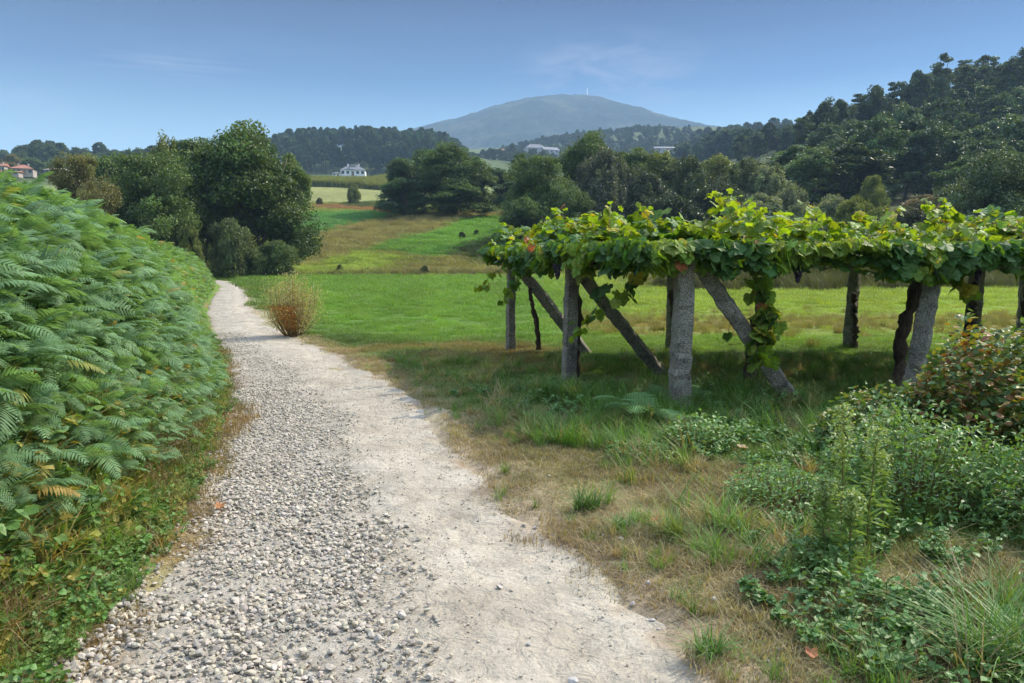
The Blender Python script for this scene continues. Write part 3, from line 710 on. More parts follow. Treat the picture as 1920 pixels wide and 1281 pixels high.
def trunk_mesh(seed, h, wd, cl, r0, top=.8, nl=10, stems=1, lean=.08):
    r = np.random.default_rng(seed + 99); parts = []
    for s in range(stems):
        b = np.array([0, 0, -.3]) + (r.normal(0, .05 * wd, 3) * [1, 1, 0] if stems > 1 else 0)
        tp = np.array([r.normal(0, lean * wd) , r.normal(0, lean * wd), h * top]); 
        if stems > 1: tp = tp + np.array([math.cos(s * 6.28 / stems), math.sin(s * 6.28 / stems), 0]) * wd * .22
        t = np.linspace(0, 1, 7)[:, None]; pts = b * (1 - t) + tp * t + np.cumsum(r.normal(0, .012 * h, (7, 3)) * [1, 1, 0], 0)
        rad = r0 / math.sqrt(stems) * (1 - .82 * t[:, 0]); rad[0] *= 1.35
        parts.append((*tube(pts, rad, 8), None))
        for i in range(max(1, nl // stems)):
            c_ = cl[r.integers(len(cl))]; f = min(.85, max(.15, (c_[2] / h) * .65 - .05)); k = f * 6; i0 = int(k); p0 = pts[i0] * (1 - (k - i0)) + pts[min(6, i0 + 1)] * (k - i0)
            mid = (p0 + c_) / 2 + np.array([0, 0, .05 * h]) + r.normal(0, .02 * h, 3)
            parts.append((*tube(np.array([p0, (p0 + mid) / 2, mid, (mid + c_) / 2, c_]), np.linspace(rad[i0] * .5, .02, 5), 5, False), None))
    V, Fs, c_ = cat_meshes(parts); return V, Fs
PROTO = {}
def tree_proto(key, seed, h, wd, ncl, nl, ls, r0, kind='round', z0=.12, stems=1, limbs=12, elong=1.6, single=False, top=.8):
    V, F, Cc, cl = crown_mesh(key, seed, h, wd, ncl, nl, ls, z0, kind, elong)
    tV, tF = trunk_mesh(seed, h, wd, cl, r0, top, limbs, stems)
    if single:
        V2, F2, C2 = cat_meshes([(V, F, Cc)]); off = len(V)
        Fl = [F] + [f + off for f in tF]
        mi = np.concatenate([np.zeros(len(F), int)] + [np.ones(len(f), int) for f in tF])
        # merge equal sizes safely: keep as separate arrays
        me = new_mesh(key, np.concatenate([V, tV]), Fl, [M['leaf_t'], M['bark']], np.concatenate([Cc, np.ones((len(tV), 3))]), False, mi)
        PROTO[key] = (h, wd, me, None)
    else:
        PROTO[key] = (h, wd, new_mesh(key + "_crown", V, F, M['leaf_t'], Cc), new_mesh(key + "_trunk", tV, tF, M['bark'], None, True))
def put_tree(key, x, y, hh, ww, colr, label, name="broadleaf_tree", cat="tree", group=None, z=None, sink=.1):
    h, wd, cm, tm = PROTO[key]; zg = float(H(x, y, False)) - sink if z is None else z; rz_ = random.uniform(0, 6.28)
    s = (ww / wd, ww / wd, hh / h)
    if tm is None:
        o = ob(name, cm, None, (x, y, zg)); o.rotation_euler = (0, 0, rz_); o.scale = s; o.color = (*colr, 1); tag(o, label, cat, group); return o
    e = empty(name, (x, y, zg), rz_); e.scale = s; tag(e, label, cat, group)
    c_ = ob("crown", cm, e); c_.color = (*colr, 1); ob("trunk", tm, e); return e
tree_proto("alder_a", 3, 11, 9, 300, 68000, .15, .28, 'round', .10, 3, 20)
tree_proto("alder_b", 4, 10, 7, 200, 44000, .14, .25, 'round', .06, 2, 16)
tree_proto("oak_c", 5, 9, 9, 220, 46000, .14, .3, 'round', .12, 2, 16)
tree_proto("willow_a", 6, 7, 6, 200, 38000, .11, .12, 'feather', .08, 5, 16, elong=3.2)
tree_proto("willow_b", 7, 7, 8, 240, 42000, .11, .12, 'feather', .05, 6, 18, elong=3.2)
tree_proto("shrub_a", 8, 4, 5, 120, 24000, .10, .07, 'shrub', .05, 4, 12, elong=2.4)
tree_proto("far_a", 12, 12, 8, 130, 12000, .30, .2, 'round', .06, 1, 6, single=True)
tree_proto("far_b", 13, 12, 9, 120, 12000, .30, .2, 'round', .05, 1, 6, single=True)
tree_proto("far_c", 14, 12, 7, 120, 11000, .30, .2, 'round', .04, 1, 6, single=True)
tree_proto("euc_a", 15, 22, 9, 46, 6500, .30, .26, 'euc', .22, 1, 16, single=True, top=.93)
tree_proto("euc_b", 16, 22, 7, 70, 8500, .28, .22, 'euc', .25, 1, 16, single=True, top=.93)
tree_proto("pine_a", 17, 15, 7, 60, 7000, .38, .2, 'pine', .38, 1, 8, single=True, top=.9)
tree_proto("pine_b", 18, 15, 6, 70, 7500, .36, .2, 'cone', .30, 1, 8, single=True, top=.9)
DG = (.085, .135, .034); MG = (.105, .160, .042); OG = (.170, .205, .055); SG = (.190, .225, .115); RG = (.18, .15, .07); BG = (.065, .115, .038)
def T(key, px, D, top, wpx, col, label, base=None, **k):
    if D < 140 and wpx < 27:
        p_ = hit(px, {600: 386, 665: 384}.get(px, top + wpx * .9), 50, 400); w_ = wpx / FPX * p_[1]
        return put_tree(key, p_[0], p_[1], w_ * (1.5 if px == 665 else 1.1), w_, col, label, **k)
    x = (px - 960) / FPX * D * 1.0
    zg = float(H(x, D, False)) - .1
    zt = at(px, top, D)[2]; d = ray(px, top); x = d[0] / d[1] * D
    put_tree(key, x, D, max(1.0, zt - zg), wpx / FPX * D * 1.02, col, label, **k)
# left group by the end of the path
T("alder_a", 455, 57, 236, 235, DG, "tallest dark green tree of the left group, right where the path disappears")
T("alder_b", 530, 59, 290, 110, MG, "rounded tree at the right end of the left group, its crown hanging over the field")
T("oak_c", 365, 62, 268, 150, DG, "dark tree just left of the tallest tree, its crown merging with it")
T("willow_b", 320, 66, 276, 140, OG, "feathery olive topped tree behind the left group")
T("oak_c", 268, 50, 296, 165, MG, "round bright green tree standing at the top edge of the fern bank")
T("alder_b", 215, 64, 288, 130, DG, "dark tree behind the round green tree at the left")
T("oak_c", 150, 46, 296, 110, (.17, .17, .06), "brownish green thin tree at the left end of the tree group")
T("far_a", 185, 75, 296, 110, OG, "low olive tree seen over the fern bank at the left")
T("shrub_a", 432, 52, 412, 84, (.13, .17, .06), "silvery grey willow bush at the foot of the tallest tree", name="willow_bush", cat="bush")
T("shrub_a", 350, 49, 420, 50, OG, "small olive bush between the ferns and the dark trunks", name="small_bush", cat="bush")
T("shrub_a", 520, 54, 452, 75, MG, "low green bush at the right foot of the left tree group", name="small_bush", cat="bush")
T("shrub_a", 478, 53, 470, 60, DG, "dark low bush at the foot of the tallest tree near the path end", name="small_bush", cat="bush")
# centre group
for px, D, top, w, c_, lb in [(752, 101, 296, 92, BG, "leftmost dark tree of the centre group in the fields"), (798, 106, 280, 110, BG, "second tree from the left in the centre group"),
        (846, 99, 270, 120, DG, "tallest tree of the centre group in the fields"), (884, 102, 294, 84, MG, "lighter green tree at the right end of the centre group"), (760, 97, 335, 100, BG, "low dark tree at the front foot of the centre group"),
        (860, 96, 345, 120, DG, "low bushy tree in front of the tallest centre tree")]:
    T("alder_a" if px in (798, 846) else "alder_b", px, D, top, w, c_, lb)
T("far_c", 935, 118, 312, 75, BG, "dark tree standing back in the gap right of the centre group"); T("pine_b", 975, 125, 288, 60, BG, "pointed dark conifer in the gap beside the village houses", name="pine_tree")
T("far_a", 955, 112, 340, 70, BG, "low dark tree filling the gap right of the centre group")
# right cluster
T("oak_c", 1020, 76, 296, 130, MG, "bushy green tree just left of the tall dark tree above the vines")
T("alder_b", 985, 72, 372, 90, DG, "low dark tree reaching the green field left of the vineyard")
T("alder_a", 1105, 88, 250, 125, DG, "tall dark tree rising above the vineyard's left half")
T("willow_b", 1135, 80, 292, 150, (.105, .125, .075), "greyish green tree in front of the tall dark tree")
T("alder_b", 1185, 96, 278, 110, MG, "rounded tree right of the tall dark tree")
T("oak_c", 1075, 72, 360, 110, DG, "dark low tree directly behind the left end of the vine canopy")
wl_ = ["first", "second", "third", "fourth", "fifth", "sixth", "seventh"]
for i, (px, D, top, w, c_) in enumerate([(1235, 90, 292, 110, OG), (1290, 86, 303, 130, (.085, .115, .045)), (1345, 92, 300, 120, OG), (1400, 86, 306, 125, (.10, .13, .05)), (1445, 82, 318, 110, SG), (1485, 78, 352, 90, SG), (1210, 80, 330, 120, (.07, .095, .045))]):
    T("willow_b" if i % 2 else "willow_a", px, D, top, w, c_, ["feathery willow next to the tall dark trees, leftmost of the row behind the vines", "wide feathery willow, second of the row behind the vines", "tall olive willow in the middle of the row behind the vines", "broad olive willow right of the middle of the row behind the vines", "silvery willow near the right end of the row", "small silvery willow at the right end of the row", "low grey green willow in front of the left end of the row"][i], name="willow_tree", group="willows behind the vineyard")
for px, D, top, w, c_, lb in [(1350, 74, 345, 130, (.06, .085, .04), "dark willow bush in front of the middle of the willow row"), (1250, 72, 365, 140, (.05, .075, .035), "dark bush below the left willows"), (1430, 68, 365, 120, SG, "pale bush below the silvery willows"), (1560, 60, 368, 110, SG, "pale silvery bush behind the tall young vine shoots"), (1600, 52, 372, 90, OG, "light olive bush left of the yellow green tree"),
        (1500, 62, 385, 90, SG, "small pale bush beside the last willow"), (1700, 58, 388, 110, (.09, .10, .05), "low scrubby bush below the reddish slope"), (1790, 50, 392, 100, (.07, .09, .04), "low dark bush left of the large bush at the right edge"), (1650, 50, 392, 90, OG, "low bush behind the middle of the vine canopy")]:
    T("shrub_a", px, D, top, w, c_, lb, name="bush", cat="bush", group="bushes behind the vineyard")
T("oak_c", 1636, 82, 332, 62, (.14, .175, .035), "small yellow green tree standing alone before the wooded hill")
T("oak_c", 1872, 50, 292, 190, (.085, .125, .06), "large grey green bushy tree at the right edge above the vines")
T("far_b", 1805, 88, 298, 100, DG, "rounded dark shrub at the foot of the wooded hill left of the large bushy tree"); T("shrub_a", 1740, 84, 366, 90, RG, "brownish scrub on the reddish slope below the wooded hill", name="bush", cat="bush")
T("shrub_a", 600, 135, 364, 14, (.10, .11, .05), "small round dark shrub alone in the upper dry field", name="small_bush", cat="bush"); T("shrub_a", 665, 128, 352, 26, OG, "loose upright shrub beside the bare soil in the upper field", name="small_bush", cat="bush")
for px, D, top, w in [(637, 62, 497, 14), (690, 61, 502, 10), (866, 74, 436, 14), (893, 78, 432, 12), (797, 66, 500, 18)]:
    T("shrub_a", px, D, top, w, (.06, .08, .03), {637: "small brown shrub left on the far edge of the green meadow", 690: "tiny shrub on the far edge of the meadow, right of the brown one", 866: "small dark bush in the sloping green field", 893: "tiny dark bush at the right end of the sloping green field", 797: "brown shrub on the tan slope behind the meadow"}[px], name="small_bush", cat="bush")
# hill forest (right)
rr_ = random.Random(5); cnt = 0
def sky_y(px): return np.interp(px, [1430, 1450, 1500, 1560, 1620, 1680, 1740, 1800, 1860, 1920, 2050], [330, 300, 262, 232, 205, 180, 140, 135, 125, 100, 60])
FL = "one of the trees packed together on the wooded hill at the right"; forest = []
for i in range(2600):
    D = rr_.uniform(92, 290); px = rr_.uniform(1430, 2020); x = (px - 960) / FPX * D
    if D < 105 + 30 * rr_.random() and 1600 < px < 1800: continue
    if any((x - a) ** 2 + (D - b_) ** 2 < (5.6 if D < 140 else 7.2) ** 2 for a, b_ in forest): continue
    zg = float(H(x, D, False)); hh = rr_.uniform(7, 12) if D < 130 else rr_.uniform(10, 15)
    pyt = HORIZ - (zg + hh - EYE) / D * FPX
    if pyt < sky_y(px): continue
    lim = np.interp(px, [1430, 1470, 1500, 1560, 1650], [118, 105, 100, 95, 92])
    forest.append((x, D)); cnt += 1
    if cnt > 245: break
    k = rr_.choice(["far_a", "far_b", "far_c", "far_a", "euc_b"]) if D > 130 else rr_.choice(["far_a", "far_b", "far_c"])
    if k == "euc_b": hh *= 1.15
    q = rr_.uniform(.65, 1.3); put_tree(k, x, D, hh, rr_.uniform(6.5, 10) if k != "euc_b" else 7, (.072 * q, .115 * q, .042 * q), FL, group="trees of the wooded hill")
print("forest", cnt)
for i, (px, D, top, w, k, lb) in enumerate([(1508, 150, 212, 56, "euc_a", "spreading tree at the left end of the hill skyline, leaning out over the valley"), (1545, 155, 188, 66, "far_a", "rounded tree second from the left on the hill skyline"), (1580, 160, 180, 60, "far_c", "narrow tree on the lower hill skyline"), (1612, 165, 170, 60, "euc_b", "narrow eucalyptus third along the hill skyline"),
        (1645, 165, 160, 60, "far_b", "eucalyptus standing below the first tall group"), (1680, 170, 146, 58, "euc_b", "dense eucalyptus left of the tall group on the skyline"), (1722, 170, 122, 60, "far_c", "dense pointed eucalyptus left of the tallest tree"), (1768, 170, 90, 62, "euc_a", "tallest open crowned eucalyptus on the hill skyline"), (1815, 172, 112, 58, "euc_b", "pointed eucalyptus right of the tallest one"),
        (1858, 170, 92, 66, "euc_a", "wide crowned eucalyptus near the right end of the skyline"), (1898, 172, 96, 60, "far_c", "dense dark tree between the last eucalyptuses"), (1925, 168, 78, 50, "euc_b", "eucalyptus cut by the right edge of the photo")]):
    T(k, px, D, top, w, (.065, .095, .040), lb, name="eucalyptus_tree", group="eucalyptuses on the hill skyline")
# pine wood left of the mountain
FARW = None
def wood(n, px0, px1, D0, D1, hmin, hmax, keys, col, label, name, group, topf=None, seed=1, stuff=False):
    global FARW
    r = random.Random(seed); got = []; pts_ = []
    for i in range(n * 8):
        D = r.uniform(D0, D1); px = r.uniform(px0, px1); x = (px - 960) / FPX * D
        if any((x - a) ** 2 + (D - b_) ** 2 < 4.5 ** 2 for a, b_ in got): continue
        zg = float(H(x, D, False)); hh = r.uniform(hmin, hmax)
        if topf is not None:
            t_ = topf(px); zt = EYE + (HORIZ - t_) / FPX * D
            if zg + hh > zt + 2: hh = zt - zg + r.uniform(-2, 2)
            if hh < 5: continue
        got.append((x, D)); q = r.uniform(.75, 1.25)
        if stuff: pts_.append((x, D, zg - .1, hh, q)); 
        if stuff and len(got) >= n: break
        if stuff: continue
        put_tree(r.choice(keys), x, D, hh, r.uniform(6, 9), tuple(c_ * q for c_ in col), label, name=name, group=group)
        if len(got) >= n: break
    if stuff:
        if FARW is None:
            ms = []
            for k_ in ("far_a", "far_b", "far_c", "pine_a"):
                m_ = PROTO[k_][2].copy(); m_.materials[0] = M['leaf_i']; ms.append(m_)
            FARW = proto_coll("far_tree", ms)
        a_ = np.array(pts_); nn_ = len(a_)
        scatter(name, FARW, 4, a_[:, :3], np.stack([np.zeros(nn_), np.zeros(nn_), RNG.uniform(0, 6.28, nn_)], 1), np.stack([a_[:, 3] / 12, a_[:, 3] / 12, a_[:, 3] / 12], 1), np.array([col]) * a_[:, 4:5], label)
    print(group, len(got))
pt = lambda px: np.interp(px, [500, 545, 600, 700, 800, 835, 870, 890], [275, 252, 248, 246, 251, 256, 280, 300])
wood(210, 505, 885, 395, 500, 13, 22, ["pine_a", "pine_a", "pine_b", "far_c"], (.050, .095, .040), "one of the pines of the dense wood behind the white house", "pine_tree", "pines of the wood behind the white house", pt, 2)
lt = lambda px: np.interp(px, [-40, 0, 60, 100, 140, 300, 500], [280, 282, 286, 282, 290, 292, 280])
wood(130, -30, 400, 300, 430, 10, 15, [], (.065, .105, .04), "far wooded ridge behind the red roofed houses at the left", "far_wood", "ridge left", lt, 3, True)
mt_ = lambda px: np.interp(px, [880, 940, 1000, 1060, 1140, 1200, 1290, 1400, 1500], [300, 285, 270, 258, 250, 245, 246, 242, 238])
wood(330, 1270, 1560, 330, 620, 9, 15, [], (.055, .09, .038), "hazy woods on the low ridge between the mountain and the wooded hill", "far_wood", "ridge right", mt_, 4, True)
wood(200, 1370, 1580, 225, 420, 8, 12, [], (.055, .092, .04), "hazy trees at the back foot of the wooded hill", "far_wood", "hill back", lambda px: np.interp(px, [1370, 1440, 1500, 1560], [268, 258, 240, 235]), 9, True)
wood(620, 860, 1320, 480, 900, 6, 10, [], (.06, .095, .04), "small woods around the far village below the mountain", "far_wood", "village", mt_, 5, True)
T("euc_a", 99, 300, 272, 16, MG, "thin tall tree on the left skyline, left of the pair"); T("euc_a", 126, 300, 282, 14, MG, "thin tall tree on the left skyline, right of the pair"); T("far_a", 240, 200, 279, 20, DG, "lone small tree top on the skyline left of the tree group")
T("far_a", 20, 250, 288, 34, (.20, .17, .04), "yellowish autumn tree beside the red roofed house"); T("far_b", 62, 262, 296, 44, MG, "round green tree behind the red roofed house"); T("far_a", 105, 240, 300, 40, MG, "green tree right of the red roofed house")

# ------------------------------------------------------------------ corn field
x = RNG.uniform(-75, -30, 5200); y = RNG.uniform(196, 226, 5200)
CORN = proto_coll("corn", [gmesh(60, 2.2, .5, .10, 31, .35, 3, hv=.15), gmesh(60, 2.4, .5, .10, 32, .4, 3, hv=.15)])
grass_layer("corn_field", CORN, 2, x, y, .8, tint=np.tile([[.16, .18, .045]], (5200, 1)), label="pale green corn field in front of the white house")

# ------------------------------------------------------------------ houses
def house(name, px, D, w, dep, hw, hr, roofm, wallm, label, rz_=0.0, stor=1, nwin=4, hip=True, group=None, chim=True, dormer=False, base=None):
    p0 = at(px, base, D) if base else None; x = (px - 960) / FPX * D * (1 if not base else 1)
    z = p0[2] if base else float(H(x, D, False)); x = p0[0] if base else x
    e = empty(name, (x, D, z), rz_); tag(e, label, "house", group)
    wl2 = ob("wall", new_mesh("wall", *boxv(-w / 2, w / 2, -dep / 2, dep / 2, -.6, hw), wallm), e)
    o_ = .35; a = (-w / 2 - o_, w / 2 + o_, -dep / 2 - o_, dep / 2 + o_); rx = w / 2 - dep / 2 if hip else w / 2 + o_
    Vr = np.array([[a[0], a[2], hw + .003], [a[1], a[2], hw + .003], [a[1], a[3], hw + .003], [a[0], a[3], hw + .003], [-rx, 0, hw + hr], [rx, 0, hw + hr]])
    rf = ob("roof", new_mesh("roof", Vr, [np.array([[0, 1, 5, 4], [2, 3, 4, 5], [3, 2, 1, 0]]), np.array([[1, 2, 5], [3, 0, 4]])], roofm), e)
    if chim:
        for cx_ in (-w * .22, w * .22): ob("chimney", new_mesh("chimney", *boxv(cx_ - .22, cx_ + .22, -.25, .25, hw + hr * .4, hw + hr + .35), wallm), rf)
    if dormer:
        dm = ob("dormer", new_mesh("dormer", *boxv(-w * .12, w * .12, -dep * .45, -dep * .1, hw + .1, hw + hr * .55), wallm), e)
        ob("dormer_roof", new_mesh("dormer_roof", *boxv(-w * .14, w * .14, -dep * .5, -dep * .05, hw + hr * .55, hw + hr * .75), roofm), dm)
    for s in range(stor):
        zb = hw * (s + .35) / stor
        for i in range(nwin):
            xw = -w / 2 + w * (i + .5) / nwin; isd = (s == 0 and i == nwin // 2)
            hgt = hw / stor * (.45 if not isd else .75); z0_ = zb if not isd else .05
            ww = min(.55, w / nwin * .28)
            fr_ = ob("door" if isd else "window", new_mesh("window", *boxv(xw - ww, xw + ww, -dep / 2 - .03, -dep / 2 + .02, z0_, z0_ + hgt), M['glass'] if not isd else M['wood']), e)
    return e
house("white_house", 663, 300, 9.2, 7, 2.3, 2.3, M['slate'], M['white_wall'], "white house with dark hipped roof behind the corn field", 0.12, 1, 5, True, None, True, True, base=332)
house("small_house", 632, 296, 2.8, 3, 1.3, .6, M['slate'], M['white_wall'], "tiny low outbuilding left of the white house behind the corn", 0, 1, 2, True, chim=False, base=332)
house("stone_house", 45, 225, 5.6, 5, 1.7, 1.3, M['tile'], M['stonewall'], "stone house with red tiled roof above the fern bank at the left", .35, 1, 4, True, base=329)
house("stone_house", 2, 220, 3, 3, 2.2, .8, M['tile'], M['stonewall'], "red tiled building cut by the left edge of the photo", .2, 1, 4, False, base=327)
house("stone_house", 22, 215, 4.5, 3, .8, .4, M['tile'], M['stonewall'], "low building left of the red roofed stone house", .2, 1, 3, False, chim=False, base=329)
house("stone_house", 107, 215, 4.6, 4, 1.2, .5, M['stonewall'], M['stonewall'], "low grey building right of the red roofed stone house", -.1, 1, 3, False, chim=False, base=328)
for i, (px, D, w, hw, hr, by, rm, lb) in enumerate([(1003, 560, 15, 5, 3, 292, M['slate'], "large white house with gable, highest in the far village"), (978, 560, 13, 4, 2, 300, M['slate'], "white house left of the highest house in the far village"), (938, 570, 12, 4.5, 3, 299, M['tile'], "house with pinkish red roof in the far village left of the conifer"),
        (1030, 560, 12, 5, 2.5, 296, M['slate'], "white house right of the highest house in the far village"), (915, 560, 12, 4, 2, 306, M['slate'], "grey roofed house at the left end of the far village"), (958, 540, 14, 4, 2, 307, M['slate'], "low wide house in the middle of the far village"), (905, 520, 10, 4, 2, 322, M['tile'], "small tiled house lowest in the far village"), (1250, 520, 17, 2.6, 1.5, 287, M['slate'], "long pale building below the terraced hillside right of the tall trees")]):
    house("village_house", px, D, w, 8, hw, hr, rm, M['cream_wall'], lb, [.2, -.3, .1, .4, -.1, .3, .2, 0][i], 2 if hw > 4.4 else 1, 3, i % 2 == 0, "houses of the far village", base=by)
for px, D, top, base, lb in [(617, 290, 322, 336, "utility pole left of the white house"), (692, 290, 318, 336, "utility pole right of the white house")]:
    b_ = at(px, base, D); t_ = at(px, top, D); hh = t_[2] - b_[2] + 1
    e = empty("utility_pole", (b_[0], D, b_[2] - 1)); tag(e, lb, "utility pole")
    ob("pole", new_mesh("pole", *tube([[0, 0, 0], [0, 0, hh]], [.16, .1], 8), M['wood']), e); ob("crossarm", new_mesh("crossarm", *boxv(-.7, .7, -.08, .08, hh - .5, hh - .35), M['wood']), e)
b_ = at(1101, 187, MY - 5); e = empty("radio_mast", (b_[0], MY - 5, b_[2] - 4)); tag(e, "thin radio mast on the summit of the hazy mountain", "radio mast")
ob("mast", new_mesh("mast", *tube([[0, 0, 0], [0, 0, 14], [0, 0, 32]], [2.6, 2.1, 1.3], 8), M['metal']), e)
for zz_ in (10, 16): ob("platform", new_mesh("platform", *tube([[0, 0, zz_], [0, 0, zz_ + 1.2]], [2.6, 2.6], 10), M['metal']), e)

# ------------------------------------------------------------------ pergola
perg = empty("vine_pergola", (1.73, 7.9, 0)); tag(perg, "granite post pergola with diagonal stone braces and wires carrying the grapevines", "pergola")
def local(P): return np.asarray(P, float) - np.array([1.73, 7.9, 0])
def stonepost(p0, p1, w0, w1, seed, seg=34, tw=0.0):
    """rough squared stone bar from p0 to p1"""
    p0 = np.array(p0, float); p1 = np.array(p1, float); ax = (p1 - p0); L = np.linalg.norm(ax); ax /= L; r = np.random.default_rng(seed)
    a = np.cross([0, 1, 0], ax) if abs(ax[1]) < .9 else np.array([1.0, 0, 0]); a /= np.linalg.norm(a); b_ = np.cross(ax, a)
    if tw: a, b_ = a * math.cos(tw) + b_ * math.sin(tw), b_ * math.cos(tw) - a * math.sin(tw)
    ring = [(-1, -.82), (-.82, -1), (0, -1.02), (.82, -1), (1, -.82), (1.02, 0), (1, .82), (.82, 1), (0, 1.02), (-.82, 1), (-1, .82), (-1.02, 0)]
    V = []
    for i in range(seg + 1):
        t = i / seg; w = (w0 * (1 - t) + w1 * t) / 2; c_ = p0 + ax * L * t + (a * r.normal() + b_ * r.normal()) * w * .05
        for j, (u, v) in enumerate(ring):
            n_ = 1 + .17 * (fbm(np.sin(j) * 2 + seed, t * 9 + j * .7, 3, seed) - .5) * 2; V.append(c_ + (a * u * n_ + b_ * v * n_) * w * (1 if 0 < i < seg else .93))
    n = len(ring); F = []
    for i in range(seg):
        k = np.arange(n); k2 = (k + 1) % n; F.append(np.stack([i * n + k, i * n + k2, (i + 1) * n + k2, (i + 1) * n + k], 1))
    return np.array(V), [np.concatenate(F), np.array([np.arange(seg * n, (seg + 1) * n)]), np.array([np.arange(n)[::-1]])]
POSTS = [  # px base, py base, width, top x shift
    (1272, 772, .178, .03, 1), (1066, 716, .150, .03, 2), (957, 660, .125, .01, 3), (1256, 657, .11, 0, 4), (1590, 655, .16, .06, 5), (1700, 752, .175, .24, 6), (1812, 694, .20, .08, 7), (1914, 664, .17, 0, 8)]
postw = []
for px, py, w, sh, s in POSTS:
    g = gz(px, py); postw.append(g); zt = 1.60 if s not in (3, 4) else 1.5
    v, f = stonepost(local([g[0], g[1], -.25]), local([g[0] + sh, g[1], zt]), w * 1.08, w * .92, s, tw=.15 * s)
    ob("post", new_mesh("post", v, f, M['granite']), perg)
for (ax_, ay_, az_), (px, py), w, s in [((1.93, 7.95, 1.50), (1492, 760), .145, 21), ((.80, 9.9, 1.48), (1243, 706), .135, 22), ((.12, 12.8, 1.42), (1098, 662), .15, 23)]:
    g = gz(px, py); d_ = (g - np.array([ax_, ay_, az_])); v, f = stonepost(local([ax_, ay_, az_]), local(g + d_ * .08), w, w * 1.1, s, tw=.3)
    ob("brace", new_mesh("brace", v, f, M['granite']), perg)
# wires
def cz(x, y): return 1.53 + .0 * x
wires = [(postw[0], postw[5]), (postw[0], postw[1]), (postw[1], postw[2]), (postw[2], postw[4]), (postw[1], postw[6]), (postw[5], (8.5, 9.6, 0)), (postw[4], postw[7]), (postw[3], postw[0])]
for i in range(7):
    y = 8.3 + i * .75; wires.append(((2.6 - .3 * i, y, 0), (10.5, y + .3, 0)))
for a, b_ in wires:
    a = np.array([a[0], a[1], 1.52]); b_ = np.array([b_[0], b_[1], 1.52]); t = np.linspace(0, 1, 9)[:, None]; p_ = a * (1 - t) + b_ * t; p_[:, 2] -= .05 * np.sin(math.pi * t[:, 0])
    ob("wire", new_mesh("wire", *tube(local(p_), .004, 5), M['wire']), perg)
# --- grapevine leaves
def vine_leaf():
    out = [(0, -.02), (.17, -.14), (.40, -.10), (.50, .12), (.45, .27), (.52, .46), (.40, .60), (.28, .62), (.16, .78), (0, .88)]
    L = out + [(-a, b_) for a, b_ in out[-2:0:-1]]
    P = np.array([[a, b_, -.16 * (a * a) * 1.6 + .10 * abs(a) - .12 * max(0, b_ - .3) ** 2 * 2] for a, b_ in L]); c_ = np.array([[0, .26, .0]])
    V = np.concatenate([c_, P]); n = len(L); F = np.array([[0, 1 + i, 1 + (i + 1) % n] for i in range(n)]); return V, F
LV, LF = vine_leaf()
def place_leaves(P, size, yaw, pitch, roll, col, rng, base=LV, faces=LF, warp=.12):
    n = len(P); cy, sy = np.cos(yaw), np.sin(yaw); cp, sp = np.cos(pitch), np.sin(pitch); cr_, sr = np.cos(roll), np.sin(roll)
    B = base[None] * size[:, None, None]; wv = rng.normal(0, warp, (n, 1, 3)) * [0, 0, 1]
    B = B + wv * B[:, :, 0:1] * np.sign(B[:, :, 0:1]) * np.array([0, 0, 1])
    B = B + rng.normal(0, .035, B.shape) * size[:, None, None]
    x, y, z = B[..., 0], B[..., 1], B[..., 2]
    x, z = x * cr_[:, None] + z * sr[:, None], -x * sr[:, None] + z * cr_[:, None]
    y, z = y * cp[:, None] - z * sp[:, None], y * sp[:, None] + z * cp[:, None]
    x, y = x * cy[:, None] - y * sy[:, None], x * sy[:, None] + y * cy[:, None]
    V = np.stack([x, y, z], -1) + P[:, None, :]; m = base.shape[0]
    F = faces[None] + (np.arange(n) * m)[:, None, None]; return V.reshape(-1, 3), F.reshape(-1, faces.shape[1]), np.repeat(col, m, 0)
A_, B_, C_ = postw[0], postw[1], postw[2]
CAN = np.array([[C_[0] - .35, C_[1] + .3], [B_[0] - .25, B_[1]], [A_[0] - .35, A_[1] - .15], [3.0, 8.0], [4.9, 8.35], [6.5, 8.9], [9.0, 9.5], [12.5, 10.5], [12.5, 13.6], [6, 13.4], [C_[0] + .2, 13.3]])
def edge_dist(x, y, P):
    d = np.full(len(x), 9.0)
    for i in range(len(P)):
        a = P[i]; b_ = P[(i + 1) % len(P)]; ab = b_ - a; t = np.clip(((x - a[0]) * ab[0] + (y - a[1]) * ab[1]) / (ab @ ab), 0, 1)
        d = np.minimum(d, np.hypot(x - a[0] - ab[0] * t, y - a[1] - ab[1] * t))
    return d
r = np.random.default_rng(77)
n = 15500; x = r.uniform(-1, 12.5, n); y = r.uniform(7.4, 14.6, n); k = inpoly(x, y, CAN); x, y = x[k], y[k]; n = len(x)
ed = edge_dist(x, y, CAN)
topz = 1.66 + .26 * sstep(0, .7, ed) + .85 * (fbm(x / .75, y / .75, 3, 101) - .46) + .25 * (fbm(x / 2.3, y / 2.3, 2, 102) - .5)
topz = np.maximum(topz, 1.6)
lay = r.random(n) ** .55; z = 1.58 + (topz - 1.58) * lay - .16 * (r.random(n) < .12) * r.random(n)
keep = (r.random(n) < .96); x, y, z, lay, ed = x[keep], y[keep], z[keep], lay[keep], ed[keep]
P1 = np.stack([x, y, z], 1); n = len(P1)
young = (lay > .7) & (fbm(x / .5, y / .5, 3, 103) + .12 * (lay - .7) > .455)
pitch1 = r.normal(-.35, .35, n); roll1 = r.normal(0, .35, n)
size1 = r.uniform(.13, .215, n) * np.where(young, .75, 1)
GR = np.array([[.072, .160, .040]]); YG = np.array([[.175, .27, .035]]); YL = np.array([[.40, .36, .04]])
